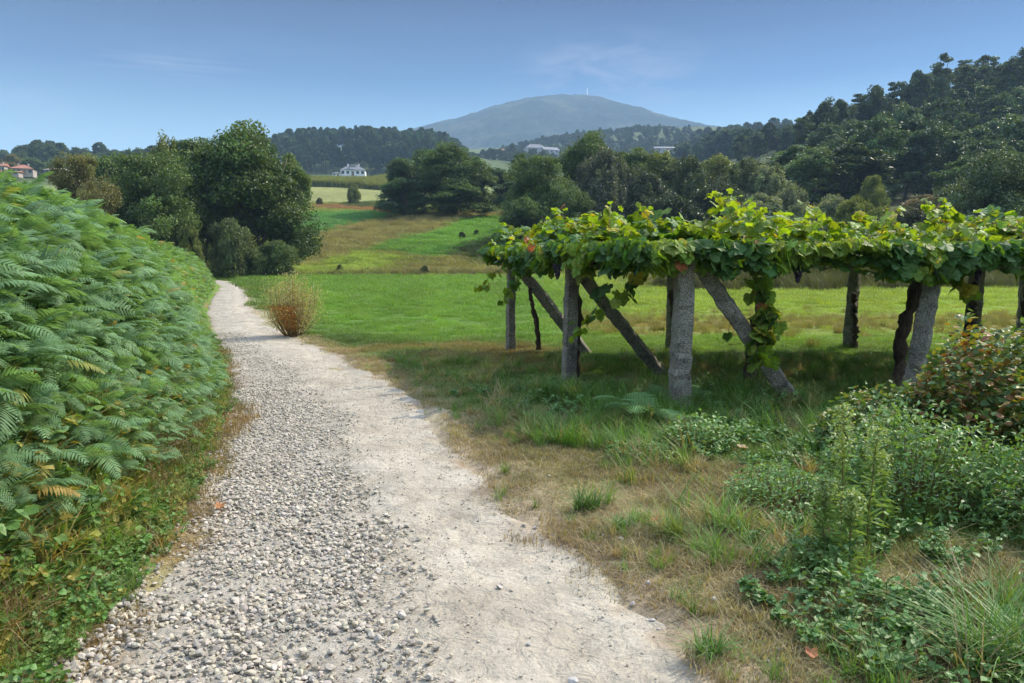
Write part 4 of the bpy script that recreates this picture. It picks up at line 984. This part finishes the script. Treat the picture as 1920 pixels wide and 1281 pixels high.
def vcol(n, yo, rng):
    c_ = np.where(yo[:, None], YG, GR) * rng.uniform(.7, 1.35, (n, 1)) * rng.uniform(.9, 1.1, (n, 3))
    q = rng.random(n); c_[(q < .05) & yo] = YL * 1.0; c_[(q > .994)] = [.30, .10, .03]; c_[(q > .75) & ~yo] = np.array([[.07, .15, .03]]); return c_
col1 = vcol(n, young, r)
# drape along the visible edges
Q = []; ES = [(CAN[0], CAN[1], 520), (CAN[1], CAN[2], 620), (CAN[2], CAN[3], 520), (CAN[3], CAN[4], 560), (CAN[4], CAN[5], 520), (CAN[5], CAN[6], 520), (CAN[6], CAN[7], 400), (CAN[10], CAN[0], 260), (np.array([.6, 10.4]), np.array([6, 13.5]), 300)]
for a, b_, m_ in ES:
    t = r.random(m_)[:, None]; p2 = a * (1 - t) + b_ * t; nn = np.array([(b_ - a)[1], -(b_ - a)[0]]); nn = nn / np.linalg.norm(nn)
    c0 = CAN.mean(0); nn = nn if (a - c0) @ nn > 0 else -nn
    dr_ = r.random(m_) ** 1.7; depth = -.18 + .85 * fbm(p2[:, 0] / .45, p2[:, 1] / .45, 3, 104)
    p2 = p2 + nn * (r.uniform(-.15, .14, m_))[:, None]; Q.append(np.column_stack([p2, 1.74 - dr_ * depth * .95, np.full(m_, math.atan2(nn[1], nn[0]) - math.pi / 2)]))
Q = np.concatenate(Q); m_ = len(Q); y2 = fbm(Q[:, 0] / .4, Q[:, 1] / .4, 3, 105) > .44
P2 = Q[:, :3]; yaw2 = Q[:, 3] + r.normal(0, .7, m_); pitch2 = r.normal(-1.05, .35, m_)
allP = [P1, P2]; allS = [size1, r.uniform(.12, .20, m_) * np.where(y2, .8, 1)]; allY = [r.uniform(0, 6.28, n) * 1.0, yaw2]; allPi = [pitch1, pitch2]; allR = [roll1, r.normal(0, .4, m_)]; allC = [col1, vcol(m_, y2, r)]
# shoots: (px, py, D) control points and leaf count
CANES = []
def shoot(ctrl, nleaf, s0, s1, yel=True, droop=False):
    c_ = np.array([at(*q) for q in ctrl]); t = np.linspace(0, 1, 16); pts = np.stack([np.interp(t, np.linspace(0, 1, len(c_)), c_[:, i]) for i in range(3)], 1)
    for _ in range(2): pts[1:-1] = (pts[:-2] + 2 * pts[1:-1] + pts[2:]) / 4
    CANES.append((pts, .006)); tt = np.linspace(.02, 1, nleaf); P = np.stack([np.interp(tt, t, pts[:, i]) for i in range(3)], 1) + r.normal(0, .03, (nleaf, 3)); 
    allP.append(P); allS.append(np.linspace(s0, s1, nleaf) * r.uniform(.85, 1.15, nleaf)); sd = np.where(np.arange(nleaf) % 2, 1, -1)
    allY.append(sd * 1.3 + r.normal(0, .5, nleaf) + math.pi * (r.random(nleaf) < .35)); allPi.append(r.normal(-.9 if droop else -.5, .35, nleaf)); allR.append(r.normal(0, .4, nleaf))
    allC.append(vcol(nleaf, np.ones(nleaf, bool) if yel else r.random(nleaf) < .5, r))
shoot([(1350, 440, 9.5), (1358, 410, 9.4), (1378, 385, 9.4), (1352, 372, 9.3), (1325, 366, 9.3)], 18, .14, .06)
shoot([(1385, 440, 9.6), (1380, 415, 9.6), (1372, 385, 9.6), (1375, 372, 9.6)], 14, .15, .09); shoot([(1340, 440, 9.4), (1365, 400, 9.4), (1390, 395, 9.5), (1372, 420, 9.5)], 12, .15, .12)
shoot([(1040, 430, 10.4), (1045, 405, 10.3), (1042, 392, 10.3), (1062, 390, 10.2)], 12, .14, .08); shoot([(1095, 430, 10.2), (1105, 405, 10.2), (1130, 398, 10.1)], 12, .15, .10)
shoot([(1525, 430, 10.5), (1523, 405, 10.5), (1526, 380, 10.4)], 9, .12, .07); shoot([(1660, 425, 11), (1658, 395, 11), (1662, 384, 11)], 7, .12, .06)
shoot([(1775, 430, 9.6), (1772, 405, 9.6), (1770, 385, 9.5), (1768, 372, 9.5)], 13, .16, .08); shoot([(1800, 430, 9.8), (1795, 405, 9.8), (1780, 392, 9.8)], 12, .18, .12); shoot([(1850, 440, 10), (1855, 415, 10), (1860, 402, 10)], 9, .15, .09)
shoot([(970, 470, 12.2), (960, 450, 12.1), (955, 440, 12)], 8, .15, .10); shoot([(950, 500, 12), (920, 515, 11.8), (905, 535, 11.7), (890, 540, 11.6)], 12, .16, .08, True, True); shoot([(975, 520, 12), (955, 545, 11.9), (945, 565, 11.9)], 12, .16, .12, False, True)
shoot([(1200, 450, 9), (1215, 425, 9), (1240, 412, 9)], 9, .15, .1); shoot([(1440, 440, 9), (1455, 412, 9), (1475, 402, 9)], 9, .15, .1); shoot([(1600, 430, 9.6), (1620, 402, 9.6), (1600, 398, 9.6)], 9, .15, .1)
shoot([(1140, 530, 8.9), (1125, 570, 8.9), (1105, 590, 8.9), (1090, 612, 8.85), (1075, 630, 8.8)], 16, .17, .10, False, True)
shoot([(1210, 500, 8.6), (1190, 520, 8.5), (1175, 545, 8.5), (1160, 560, 8.5)], 14, .17, .14, False, True)
# leafy curtain hanging down the vine in the front middle
for q in range(5):
    o_ = r.normal(0, 8); shoot([(1425 + o_, 520, 8.0), (1430 + o_, 560, 7.95), (1440 + o_, 600, 7.92), (1425 + o_ * 1.2, 635, 7.9), (1428 + o_, 675, 7.85)][: 5 if q < 3 else 4], 13, .16, .17, q % 2 == 0, True)
shoot([(1360, 560, 8.9), (1370, 600, 8.9), (1362, 640, 8.9)], 4, .12, .11, False, True)
shoot([(1795, 520, 8.8), (1815, 535, 8.7), (1825, 550, 8.7)], 10, .18, .13, True, True)
for q in range(150):
    a_ = CAN[[1, 2, 3, 4, 5, 6, 9, 0][q % 8]]; b_ = CAN[[2, 3, 4, 5, 6, 7, 10, 1][q % 8]]; t_ = r.random(); p_ = a_ * (1 - t_) + b_ * t_; c0 = CAN.mean(0); p_ = p_ + (c0 - p_) * r.uniform(-.02, .30)
    th = r.uniform(0, 6.28); ln = r.uniform(.2, .5); z_ = 1.78 + r.uniform(-.05, .15); tt = np.linspace(0, 1, 10)[:, None]; up = r.uniform(.05, .45) if q % 3 else r.uniform(-.5, -.1)
    pts = np.array([p_[0], p_[1], z_]) + tt * np.array([math.cos(th) * ln, math.sin(th) * ln, 0]) + np.array([0, 0, 1.0]) * (up * tt * (1.35 - .5 * tt)); CANES.append((pts, .005)); nl = 9; t2 = np.linspace(.1, 1, nl)
    allP.append(np.stack([np.interp(t2, tt[:, 0], pts[:, i]) for i in range(3)], 1) + r.normal(0, .025, (nl, 3))); allS.append(np.linspace(.15, .07, nl)); allY.append(r.uniform(0, 6.28, nl)); allPi.append(r.normal(-.6, .4, nl)); allR.append(r.normal(0, .4, nl)); allC.append(vcol(nl, np.ones(nl, bool), r))
P = np.concatenate(allP); Sz_ = np.concatenate(allS); Yw = np.concatenate(allY); Pi = np.concatenate(allPi); Ro = np.concatenate(allR); Co = np.concatenate(allC)
# vine trunks; every vine owns the leaves nearest to its head
def vtrunk(ctrl, r0, r1, seed):
    c_ = np.array(ctrl); rr = np.random.default_rng(seed); t = np.linspace(0, 1, 22); pts = np.stack([np.interp(t, np.linspace(0, 1, len(c_)), c_[:, i]) for i in range(3)], 1)
    for _ in range(2): pts[1:-1] = (pts[:-2] + 2 * pts[1:-1] + pts[2:]) / 4
    pts[:, :2] += (rr.normal(0, .012, (22, 2))); rad = np.linspace(r0, r1, 22) * (1 + .18 * rr.normal(0, 1, 22)); return tube(pts, np.abs(rad), 10)
def g3(px, py, dz=0): q = gz(px, py); return q
V_ = [
 ("grapevine whose thin straight trunk climbs beside the leftmost far post", [gz(1013, 660), at(1008, 620, 12.6), at(998, 570, 12.6), at(993, 540, 12.6)], .045, .035),
 ("grapevine with a thin dark trunk hugging the second granite post", [gz(1082, 712), at(1080, 650, 9.8), at(1086, 600, 9.8), at(1080, 520, 9.8)], .05, .04),
 ("grapevine whose dark trunk stands half hidden behind the nearest granite post", [gz(1262, 662), at(1262, 600, 12.5), at(1258, 545, 12.5)], .04, .04),
 ("grapevine with a leafy curtain of shoots hanging in front of its dark trunk", [gz(1405, 718), at(1408, 680, 9.8), at(1418, 620, 9.8), at(1428, 560, 9.8), at(1420, 520, 9.8)], .085, .06),
 ("grapevine whose gnarled trunk winds up the leaning granite post", [gz(1680, 758) , at(1688, 700, 8.9), at(1688, 630, 8.85), at(1705, 590, 8.85), at(1720, 540, 8.9), at(1730, 510, 8.9)], .085, .07),
 ("grapevine with a thick black trunk behind the bramble thicket", [gz(1803, 700), at(1812, 640, 10.6), at(1822, 590, 10.6), at(1828, 530, 10.6)], .06, .05),
 ("grapevine at the right edge of the photo above the brambles", [gz(1930, 700), at(1930, 620, 10.5), at(1925, 540, 10.6)], .08, .06),
 ("grapevine on the far post standing alone in the middle of the meadow", [gz(1600, 657), at(1604, 610, 13), at(1600, 550, 13)], .06, .05)]
heads = np.array([np.array(v[1][-1])[:2] for v in V_]); own = np.argmin(((P[:, None, :2] - heads[None]) ** 2).sum(-1), 1)
cane_own = [int(np.argmin(((c_[0][0][None, :2] - heads) ** 2).sum(-1))) for c_ in CANES]
for i, (lb, ctrl, r0, r1) in enumerate(V_):
    base = np.array([ctrl[0][0], ctrl[0][1], 0.0]); e = empty("grapevine", tuple(base)); tag(e, lb, "grapevine", "grapevines on the pergola")
    c2 = [np.array(q) - base for q in ctrl]; c2[0] = c2[0] + np.array([0, 0, -.1]); tv, tf = vtrunk(c2, r0, r1, i + 40)
    ob("trunk", new_mesh("trunk", tv, tf, M['vinebark'], None, True), e)
    k = own == i
    v, f, cc = place_leaves(P[k] - base, Sz_[k], Yw[k], Pi[k], Ro[k], Co[k], r); ob("foliage", new_mesh("foliage", v, f, M['leaf_v'], cc), e)
    # woody arms along the wires plus the shoots
    arms = []
    for q in range(7):
        a0 = np.array([*(heads[i] - base[:2]), 1.50]); th = r.uniform(0, 6.28); tgt = P[k][r.integers(k.sum())] - base; tgt[2] = 1.55
        t = np.linspace(0, 1, 10)[:, None]; pp = a0 * (1 - t) + tgt * t; pp[1:-1] += r.normal(0, .05, (8, 3)); arms.append((*tube(pp, np.linspace(.028, .008, 10), 6), None))
    v2, f2, _ = cat_meshes(arms); ob("arm", new_mesh("arm", v2, f2, M['vinebark'], None, True), e)
    cs_ = [(*tube(pts - base, np.linspace(rad, rad * .4, len(pts)), 5), None) for (pts, rad), co_ in zip(CANES, cane_own) if co_ == i]
    if cs_:
        v2, f2, _ = cat_meshes(cs_); ob("canes", new_mesh("canes", v2, f2, M['cane'], None, True), e)
    # grape bunches under the canopy
    nb = [0, 1, 0, 2, 1, 0, 0, 0][i]
    for q in range(nb):
        kk = np.where(k & (P[:, 1] < 11.5))[0] if i not in (0, 2, 7) else np.where(k)[0]
        if not len(kk): continue
        pb = P[kk[r.integers(len(kk))]].copy() - base; pb[2] = 1.50
        import bmesh
        bm = bmesh.new()
        for g_ in range(70):
            t = r.random(); rr = .045 * (1 - t) ** .6; th = r.uniform(0, 6.28)
            bmesh.ops.create_icosphere(bm, subdivisions=1, radius=.015, matrix=Matrix.Translation((pb[0] + rr * math.cos(th), pb[1] + rr * math.sin(th), pb[2] - .17 * t)))
        me = bpy.data.meshes.new("grape_bunch"); bm.to_mesh(me); bm.free(); me.materials.append(M['grape']); ob("grape_bunch", me, e)

# ------------------------------------------------------------------ low plants
def small_leaf(w=.38):
    V = np.array([[0, 0, 0], [w, .3, .05], [w * .8, .65, .04], [0, 1, -.08], [-w * .8, .65, .04], [-w, .3, .05], [0, .45, -.03]])
    F = np.array([[0, 1, 6], [1, 2, 6], [2, 3, 6], [3, 4, 6], [4, 5, 6], [5, 0, 6]]); return V, F
SLV, SLF = small_leaf(); NLV, NLF = small_leaf(.2)
def mound_plant(name, label, cat, cx_, cy_, rx_, ry_, hgt, nleaf, lsz, colf, seed, leaf=(SLV, SLF), stems=60, stemcol='cane', flowers=0, shell=.55, pitch=(-.2, .5)):
    rr = np.random.default_rng(seed); th = rr.uniform(0, 6.283, nleaf); q = np.sqrt(rr.random(nleaf))
    x = q * np.cos(th); y = q * np.sin(th); zt = np.sqrt(np.maximum(0, 1 - (q ** 2.2))); lump = .35 + 1.15 * fbm(x * 3.2 + seed, y * 3.2, 3, seed)
    z = zt * lump * (shell + (1 - shell) * rr.random(nleaf)) ; X = np.stack([x * rx_ * (.9 + .25 * (lump - .9)), y * ry_, z * hgt + .02], 1)
    base = np.array([cx_, cy_, float(H(cx_, cy_))]); X[:, 2] += H(X[:, 0] + cx_, X[:, 1] + cy_, False) - base[2]
    e = empty(name, tuple(base)); tag(e, label, cat)
    v, f, cc = place_leaves(X, lsz * rr.uniform(.6, 1.3, nleaf), rr.uniform(0, 6.28, nleaf), rr.normal(pitch[0], pitch[1], nleaf), rr.normal(0, .4, nleaf), colf(nleaf, X, rr), rr, leaf[0], leaf[1])
    ob("foliage", new_mesh("foliage", v, f, M['leaf_w'], cc), e)
    st = []
    for i in range(stems):
        tgt = X[rr.integers(nleaf)]; b0 = np.array([tgt[0] * .55, tgt[1] * .55, 0]); mid = (b0 + tgt) / 2 + [0, 0, .18 * hgt]; t = np.linspace(0, 1, 6)[:, None]
        st.append((*tube((1 - t) ** 2 * b0 + 2 * t * (1 - t) * mid + t * t * tgt, np.linspace(.004, .002, 6), 4, False), None))
    v, f, _ = cat_meshes(st); ob("stems", new_mesh("stems", v, f, M[stemcol]), e)
    if flowers:
        k = rr.choice(nleaf, flowers); X2 = X[k] + [0, 0, .03]; v, f, cc = place_leaves(X2, np.full(flowers, .012), rr.uniform(0, 6, flowers), rr.normal(0, .4, flowers), rr.normal(0, .4, flowers), np.tile([[.75, .75, .7]], (flowers, 1)), rr, SLV, SLF)
        ob("flowers", new_mesh("flowers", v, f, M['leaf_w'], cc), e)
    return e
def cbr(n, X, rr):
    c_ = np.array([[.09, .165, .045]]) * rr.uniform(.6, 1.5, (n, 1)); q = rr.random(n) + .25 * (fbm(X[:, 0] * 2, X[:, 1] * 2, 2, 8) - .5) + .25 * (X[:, 0] < -.7); c_[q > .80] = [.24, .25, .05]; c_[q > .97] = [.28, .19, .05]; c_[q > 1.1] = [.22, .10, .03]; return c_
def cmint(n, X, rr):
    c_ = np.array([[.145, .26, .085]]) * rr.uniform(.65, 1.45, (n, 1)) * rr.uniform(.92, 1.08, (n, 3)); return c_
def cgrn(n, X, rr):
    c_ = np.array([[.10, .20, .05]]) * rr.uniform(.6, 1.5, (n, 1)); c_[rr.random(n) < .1] = [.22, .17, .06]; return c_
mound_plant("bramble_thicket", "dark bramble thicket with yellowing leaves at the right edge beside the vines", "bramble", 4.5, 5.85, 1.5, 1.25, 1.28, 15000, .060, cbr, 1, stems=260, shell=.35)
mound_plant("bramble_thicket", "low outlying bramble sprawl with brown leaves left of the large thicket", "bramble", 3.15, 6.1, .75, .6, .55, 3000, .055, cbr, 2, stems=90, shell=.3)
mound_plant("leafy_weed", "tall pale green leafy weed with tiny white flowers in front of the brambles", "weed", 2.55, 4.75, .62, .5, .66, 5200, .045, cmint, 3, (NLV, NLF), 160, flowers=80, shell=.2, pitch=(.0, .6))
mound_plant("leafy_weed", "dark green leafy weed patch at the right edge below the brambles", "weed", 3.5, 4.25, .9, .8, .58, 9000, .045, cmint, 4, (NLV, NLF), 160, flowers=60, shell=.2, pitch=(.0, .6))
mound_plant("leafy_weed", "green leafy weed mass in the lower right corner", "weed", 2.95, 3.2, .7, .55, .32, 5200, .038, cmint, 5, (NLV, NLF), 120, flowers=30, shell=.2)
mound_plant("leafy_weed", "silvery green weed clump left of the tall feathery weed", "weed", 1.75, 4.75, .42, .40, .26, 2000, .036, cmint, 6, (NLV, NLF), 90, flowers=15, shell=.2)
mound_plant("leafy_weed", "small dark weed clump between the fern and the tall feathery weed", "weed", 1.55, 6.3, .38, .3, .24, 1200, .036, cmint, 7, (SLV, SLF), 60, shell=.2)
mound_plant("leafy_weed", "small leafy weed clump on the dry verge nearest the path", "weed", 1.0, 5.9, .3, .25, .14, 500, .03, cgrn, 8, (SLV, SLF), 40, shell=.2)
mound_plant("leafy_weed", "green bramble shoots in the lower left corner below the ferns", "weed", -1.72, 2.35, .22, .35, .16, 900, .034, cgrn, 9, (SLV, SLF), 80, shell=.25)
mound_plant("leafy_weed", "leafy weeds at the foot of the ferns above the lower left corner", "weed", -1.98, 3.2, .2, .4, .18, 900, .034, cgrn, 10, (SLV, SLF), 80, shell=.25)
# verge weeds all along the foot of the fern bank
def plantlet(seed, nst=7, h=.16, col=(.07, .15, .04)):
    rr = np.random.default_rng(seed); parts = []
    for s in range(nst):
        a = rr.uniform(0, 6.28); tp = np.array([math.cos(a) * h * .6, math.sin(a) * h * .6, h * rr.uniform(.6, 1.1)]); t = np.linspace(0, 1, 4)[:, None]; pts = tp * t * np.array([[1, 1, 1]]) + np.array([0, 0, .03]) * t * (1 - t) * 3
        tv, tf = tube(pts, .002, 3, False); parts.append((tv, tf, np.array([.9, .9, .6])))
        nl = 6; tt = rr.uniform(.25, 1, nl); P = pts[0] * 0 + tp * tt[:, None]
        v, f, cc = place_leaves(P, np.full(nl, .045) * rr.uniform(.6, 1.2, nl), rr.uniform(0, 6.28, nl), rr.normal(0, .4, nl), rr.normal(0, .3, nl), np.tile(rr.uniform(.8, 1.2, (nl, 1)), (1, 3)), rr, SLV, SLF); parts.append((v, f, cc))
    v, f, c_ = cat_meshes(parts); return new_mesh("verge_weed", v, f, M['leaf_i'], c_)
WEED = proto_coll("weed", [plantlet(1), plantlet(2, 9, .12), plantlet(3, 6, .2)])
y = 1.6 + 14 * RNG.random(1500) ** 1.3; s = RNG.uniform(.0, .9, 1500) * np.interp(y, [1, 5, 15], [1, .8, .6]); x = xl(y) - s
tw = np.where(RNG.random(1500)[:, None] < .75, np.array([[.13, .24, .06]]), np.array([[.28, .26, .06]]))
grass_layer("verge_weeds", WEED, 3, x, y, .5 + .9 * sstep(.05, .6, s), tint=tw, label="small leafy weeds at the foot of the fern bank")
x, y = fan(1500, 2.0, 9, 1, 0, .7, p=.8); kw = (fbm(x / .7, y / .7, 3, 121) > .56) & (x > xr(y) + .35)
grass_layer("ground_weeds", WEED, 3, x, y, .8, keep=kw, tint=np.tile([[.12, .23, .07]], (1500, 1)), label="scattered small weeds in the verge below the vines")
y = 1.5 + 15 * RNG.random(2600) ** 1.2; s = RNG.uniform(-.02, 1.0, 2600) * np.interp(y, [1, 5, 15], [1, .8, .5]); x = xl(y) - s
tw = np.where(RNG.random(2600)[:, None] < .6, np.array([[.15, .26, .05]]), np.array([[.36, .28, .12]]))
grass_layer("bank_foot_grass", TUFT, 4, x, y, .5 + .9 * sstep(.05, .5, s), tint=tw, label="green and dry grass between the path and the fern bank")
# grass in the pergola shade, taller
x = RNG.uniform(.2, 4.2, 900); y = RNG.uniform(5.9, 8.8, 900); kw = fbm(x / .6, y / .6, 3, 131) > .42
grass_layer("shade_grass", TUFT, 4, x, y, 1.15, keep=kw, tint=np.tile([[.10, .21, .04]], (900, 1)), label="longer dark green grass in the shade of the vines")
# fern plants at the foot of the nearest post
for (px, py, sc_, lb) in [(1205, 800, .7, "green fern growing at the left foot of the nearest granite post"), (1300, 765, .5, "green fern growing at the right foot of the nearest granite post"), (1238, 768, .42, "small fern sprouting behind the nearest granite post")]:
    g = gz(px, py); e = empty("fern_plant", tuple(g)); tag(e, lb, "fern")
    mm_, nt, out = None, None, None
    for q in range(7):
        v, f, c_ = frond(.9, 14, q + 5, .5); c_ = c_ * np.array([[.13, .26, .09]])
        o = ob("frond", new_mesh("frond", v * sc_, f, M['leaf_w'], c_), e); o.rotation_euler = (-.1 + random.uniform(-.2, .5), 0, q * .9 + random.uniform(-.2, .2)); o.location = (0, 0, .12)
# tall feathery weeds
def tall_weed(px, py, top, seed, label, sc=1.0):
    g = gz(px, py); g[2] = float(H(g[0], g[1])); h = at(px, top, g[1])[2] - g[2]; rr = np.random.default_rng(seed); e = empty("tall_weed", tuple(g)); tag(e, label, "weed")
    t = np.linspace(0, 1, 10)[:, None]; pts = np.concatenate([rr.normal(0, .01, (10, 2)).cumsum(0) * h, t * h], 1); ob("stem", new_mesh("stem", *tube(pts, np.linspace(.006, .002, 10), 6), M['cane'], None, True), e)
    n1 = 130; tt = rr.uniform(.04, .8, n1); P = np.stack([np.interp(tt, t[:, 0], pts[:, i]) for i in range(3)], 1)
    v, f, cc = place_leaves(P, rr.uniform(.06, .12, n1) * (1.15 - tt * .6), rr.uniform(0, 6.28, n1), rr.normal(.35, .45, n1), rr.normal(0, .4, n1), np.array([[.22, .34, .10]]) * rr.uniform(.7, 1.3, (n1, 1)), rr, small_leaf(.06)[0], SLF)
    ob("foliage", new_mesh("foliage", v, f, M['leaf_w'], cc), e)
    n2 = 480; tt = .62 + .40 * rr.random(n2); a = rr.uniform(0, 6.28, n2); rad = rr.random(n2) * .075 * np.sin(np.clip((tt - .55) / .5, 0, 1) * math.pi) ** .7; P = np.stack([pts[-1, 0] + rad * np.cos(a), pts[-1, 1] + rad * np.sin(a), tt * h + rad * .8], 1)
    v, f, cc = place_leaves(P, rr.uniform(.010, .022, n2), rr.uniform(0, 6.28, n2), rr.normal(.5, .5, n2), rr.normal(0, .5, n2), np.array([[.27, .36, .13]]) * rr.uniform(.7, 1.3, (n2, 1)), rr, SLV, SLF)
    ob("seed_head", new_mesh("seed_head", v, f, M['leaf_w'], cc), e)
tall_weed(1570, 1050, 768, 1, "tallest feathery green weed standing upright before the brambles"); tall_weed(1622, 1030, 808, 2, "second feathery weed just right of the tallest one"); tall_weed(1540, 1060, 905, 3, "short feathery weed left of the tallest one"); tall_weed(1655, 1010, 860, 4, "short feathery weed right of the two tall ones"); tall_weed(1590, 1075, 930, 5, "lowest feathery weed at the foot of the tallest one")
# big grass clumps (things)
for px, py, s_, c_, lb in [(1880, 1262, 2.0, (.10, .21, .05), "large arching green grass clump in the bottom right corner"), (1100, 960, 1.0, (.07, .15, .035), "dark green grass clump on the right edge of the path"), (1380, 1010, 1.0, (.16, .22, .05), "yellow green grass tuft in the middle of the right verge"), (1265, 1020, .9, (.15, .20, .05), "yellow green grass tuft beside the curled orange leaf"), (1330, 1235, .8, (.09, .19, .04), "bright green grass tuft on the path's right edge near the bottom"), (1490, 1080, .9, (.17, .21, .05), "pale grass tuft below the silvery weed clump"), (1160, 1000, .6, (.09, .2, .04), "small bright green grass tuft among loose stones on the path edge")]:
    g = gz(px, py); g[2] = float(H(g[0], g[1])); v, f, cc = blades(int(90 + 60 * s_), .2 * s_ * .8, .07 * s_, .006, int(px), 1.3, 4); o = ob("grass_clump", new_mesh("grass_clump", v, f, M['leaf_w'], cc * np.array([c_])), None, tuple(g)); tag(o, lb, "grass clump")
# shrub beside the path with orange base
g = gz(550, 632); e = empty("shrub", tuple(g)); tag(e, "thin upright shrub with orange lower stems and silvery tips beside the path bend", "shrub")
rr = np.random.default_rng(8); st = []; P = []; 
for i in range(130):
    a = rr.uniform(0, 6.28); sp = rr.random() ** .7; h = rr.uniform(.75, 1.4) * (1 - .25 * sp); t = np.linspace(0, 1, 7)[:, None]; pts = np.concatenate([np.array([[math.cos(a), math.sin(a)]]) * (.14 * sp + .38 * sp * np.sin(t * 1.7)) + .0, h * t], 1); st.append((*tube(pts, np.linspace(.007, .002, 7), 4, False), None))
    m_ = 80; tt = rr.uniform(.22, 1.0, m_); P.append(np.stack([np.interp(tt, t[:, 0], pts[:, q]) for q in range(3)], 1) + rr.normal(0, .06, (m_, 3)) * (.5 + 1.6 * tt[:, None]))
v, f, _ = cat_meshes(st); ob("stems", new_mesh("stems", v, f, M['cane']), e); P = np.concatenate(P); n = len(P)
cc = np.where((P[:, 2] < .62)[:, None] & (P[:, 0] < .15)[:, None] & (rr.random(n) < .85)[:, None], np.array([[.50, .24, .05]]), np.array([[.40, .37, .17]])) * rr.uniform(.7, 1.3, (n, 1))
v, f, c_ = place_leaves(P, rr.uniform(.022, .045, n), rr.uniform(0, 6.28, n), rr.normal(.8, .4, n), rr.normal(0, .4, n), cc, rr, NLV, NLF); ob("foliage", new_mesh("foliage", v, f, M['leaf_w'], c_), e)
# fallen leaves
def fallen(px, py, s_, col, lb, seed, curl=.6):
    g = gz(px, py); g[2] = max(float(H(g[0], g[1])), float(pathz(g[0], g[1])) if xl(g[1]) < g[0] < xr(g[1]) else -9) + .03
    rr = np.random.default_rng(seed); v = LV * s_; v = v.copy(); v[:, 1] -= .4 * s_; v[:, 2] += curl * (v[:, 0] ** 2 + v[:, 1] ** 2) / s_ * 1.2 + rr.normal(0, .02 * s_, len(v))
    o = ob("fallen_leaf", new_mesh("fallen_leaf", v, LF, M['leaf_w'], np.tile(col, (len(v), 1))), None, tuple(g)); o.rotation_euler = (rr.uniform(-.3, .5), rr.uniform(-.3, .3), rr.uniform(0, 6)); tag(o, lb, "fallen leaf")
fallen(1228, 992, .085, (.42, .12, .04), "curled orange dead leaf lying on the right verge", 1); fallen(412, 962, .06, (.45, .20, .08), "orange brown dead leaf on the gravel at the left", 2)
fallen(1694, 1222, .07, (.38, .11, .04), "rust coloured dead leaf in the bottom right grass", 3, .4); fallen(1392, 850, .09, (.45, .30, .18), "pale tan dead leaf in front of the shade below the vines", 4)
fallen(1168, 830, .06, (.40, .12, .05), "small red brown dead leaf left of the weeds under the post", 5); fallen(1520, 1250, .05, (.40, .14, .06), "small reddish dead leaf at the bottom edge right of the path", 6)
# loose stones
LS = [(1186, 1132, .030), (1338, 1136, .033), (1215, 1105, .034), (1222, 1163, .030), (937, 1103, .036), (990, 1208, .032), (1466, 1253, .030), (1075, 1270, .04), (983, 986, .030), (1003, 990, .034), (1030, 898, .030), (1132, 1012, .026), (1165, 1020, .034), (1232, 1058, .024), (1460, 1228, .026), (1060, 1010, .024), (855, 985, .024), (232, 1138, .036), (205, 1190, .045), (395, 893, .026), (352, 1160, .045), (430, 1030, .04)]
LN = ["pale stone at the right path edge beside the small grass tuft", "white stone on the dry verge right of the path", "grey stone half set in the right path edge", "flat stone below the half set one on the right path edge", "largest loose stone in the middle of the smooth dirt", "upright stone on the dirt near the bottom centre", "grey stone on the dry grass near the bottom edge", "flat brown stone at the very bottom of the dirt", "left stone of the pair at the grassy path corner", "right stone of the pair at the grassy path corner", "pale stone on the verge above the dark grass clump", "small stone above the leaf on the right path edge", "jagged stone left of the curled orange leaf", "small round stone below the curled orange leaf", "small stone beside the grey one near the bottom edge", "little stone on the dirt left of the grass clump", "small dark stone on the dirt in the middle distance", "pale stone at the left path edge", "grey stone at the left path edge near the bottom", "small pale stone at the foot of the ferns", "large angular stone in the lower left gravel", "large flat stone in the middle of the left gravel"]
for i, ((px, py, s_), lb) in enumerate(zip(LS, LN)):
    g = gz(px, py); inp = xl(g[1]) < g[0] < xr(g[1]); z = max(float(pathz(g[0], g[1])) if inp else -9, float(H(g[0], g[1]))) + s_ * .25
    v, f = rock(i + 50, 1); o = ob("loose_stone", new_mesh("loose_stone", v * s_ * 1.25, f, M['stone']), None, (g[0], g[1], z)); o.rotation_euler = (random.uniform(-.3, .3), random.uniform(-.3, .3), random.uniform(0, 6)); tag(o, lb, "stone")
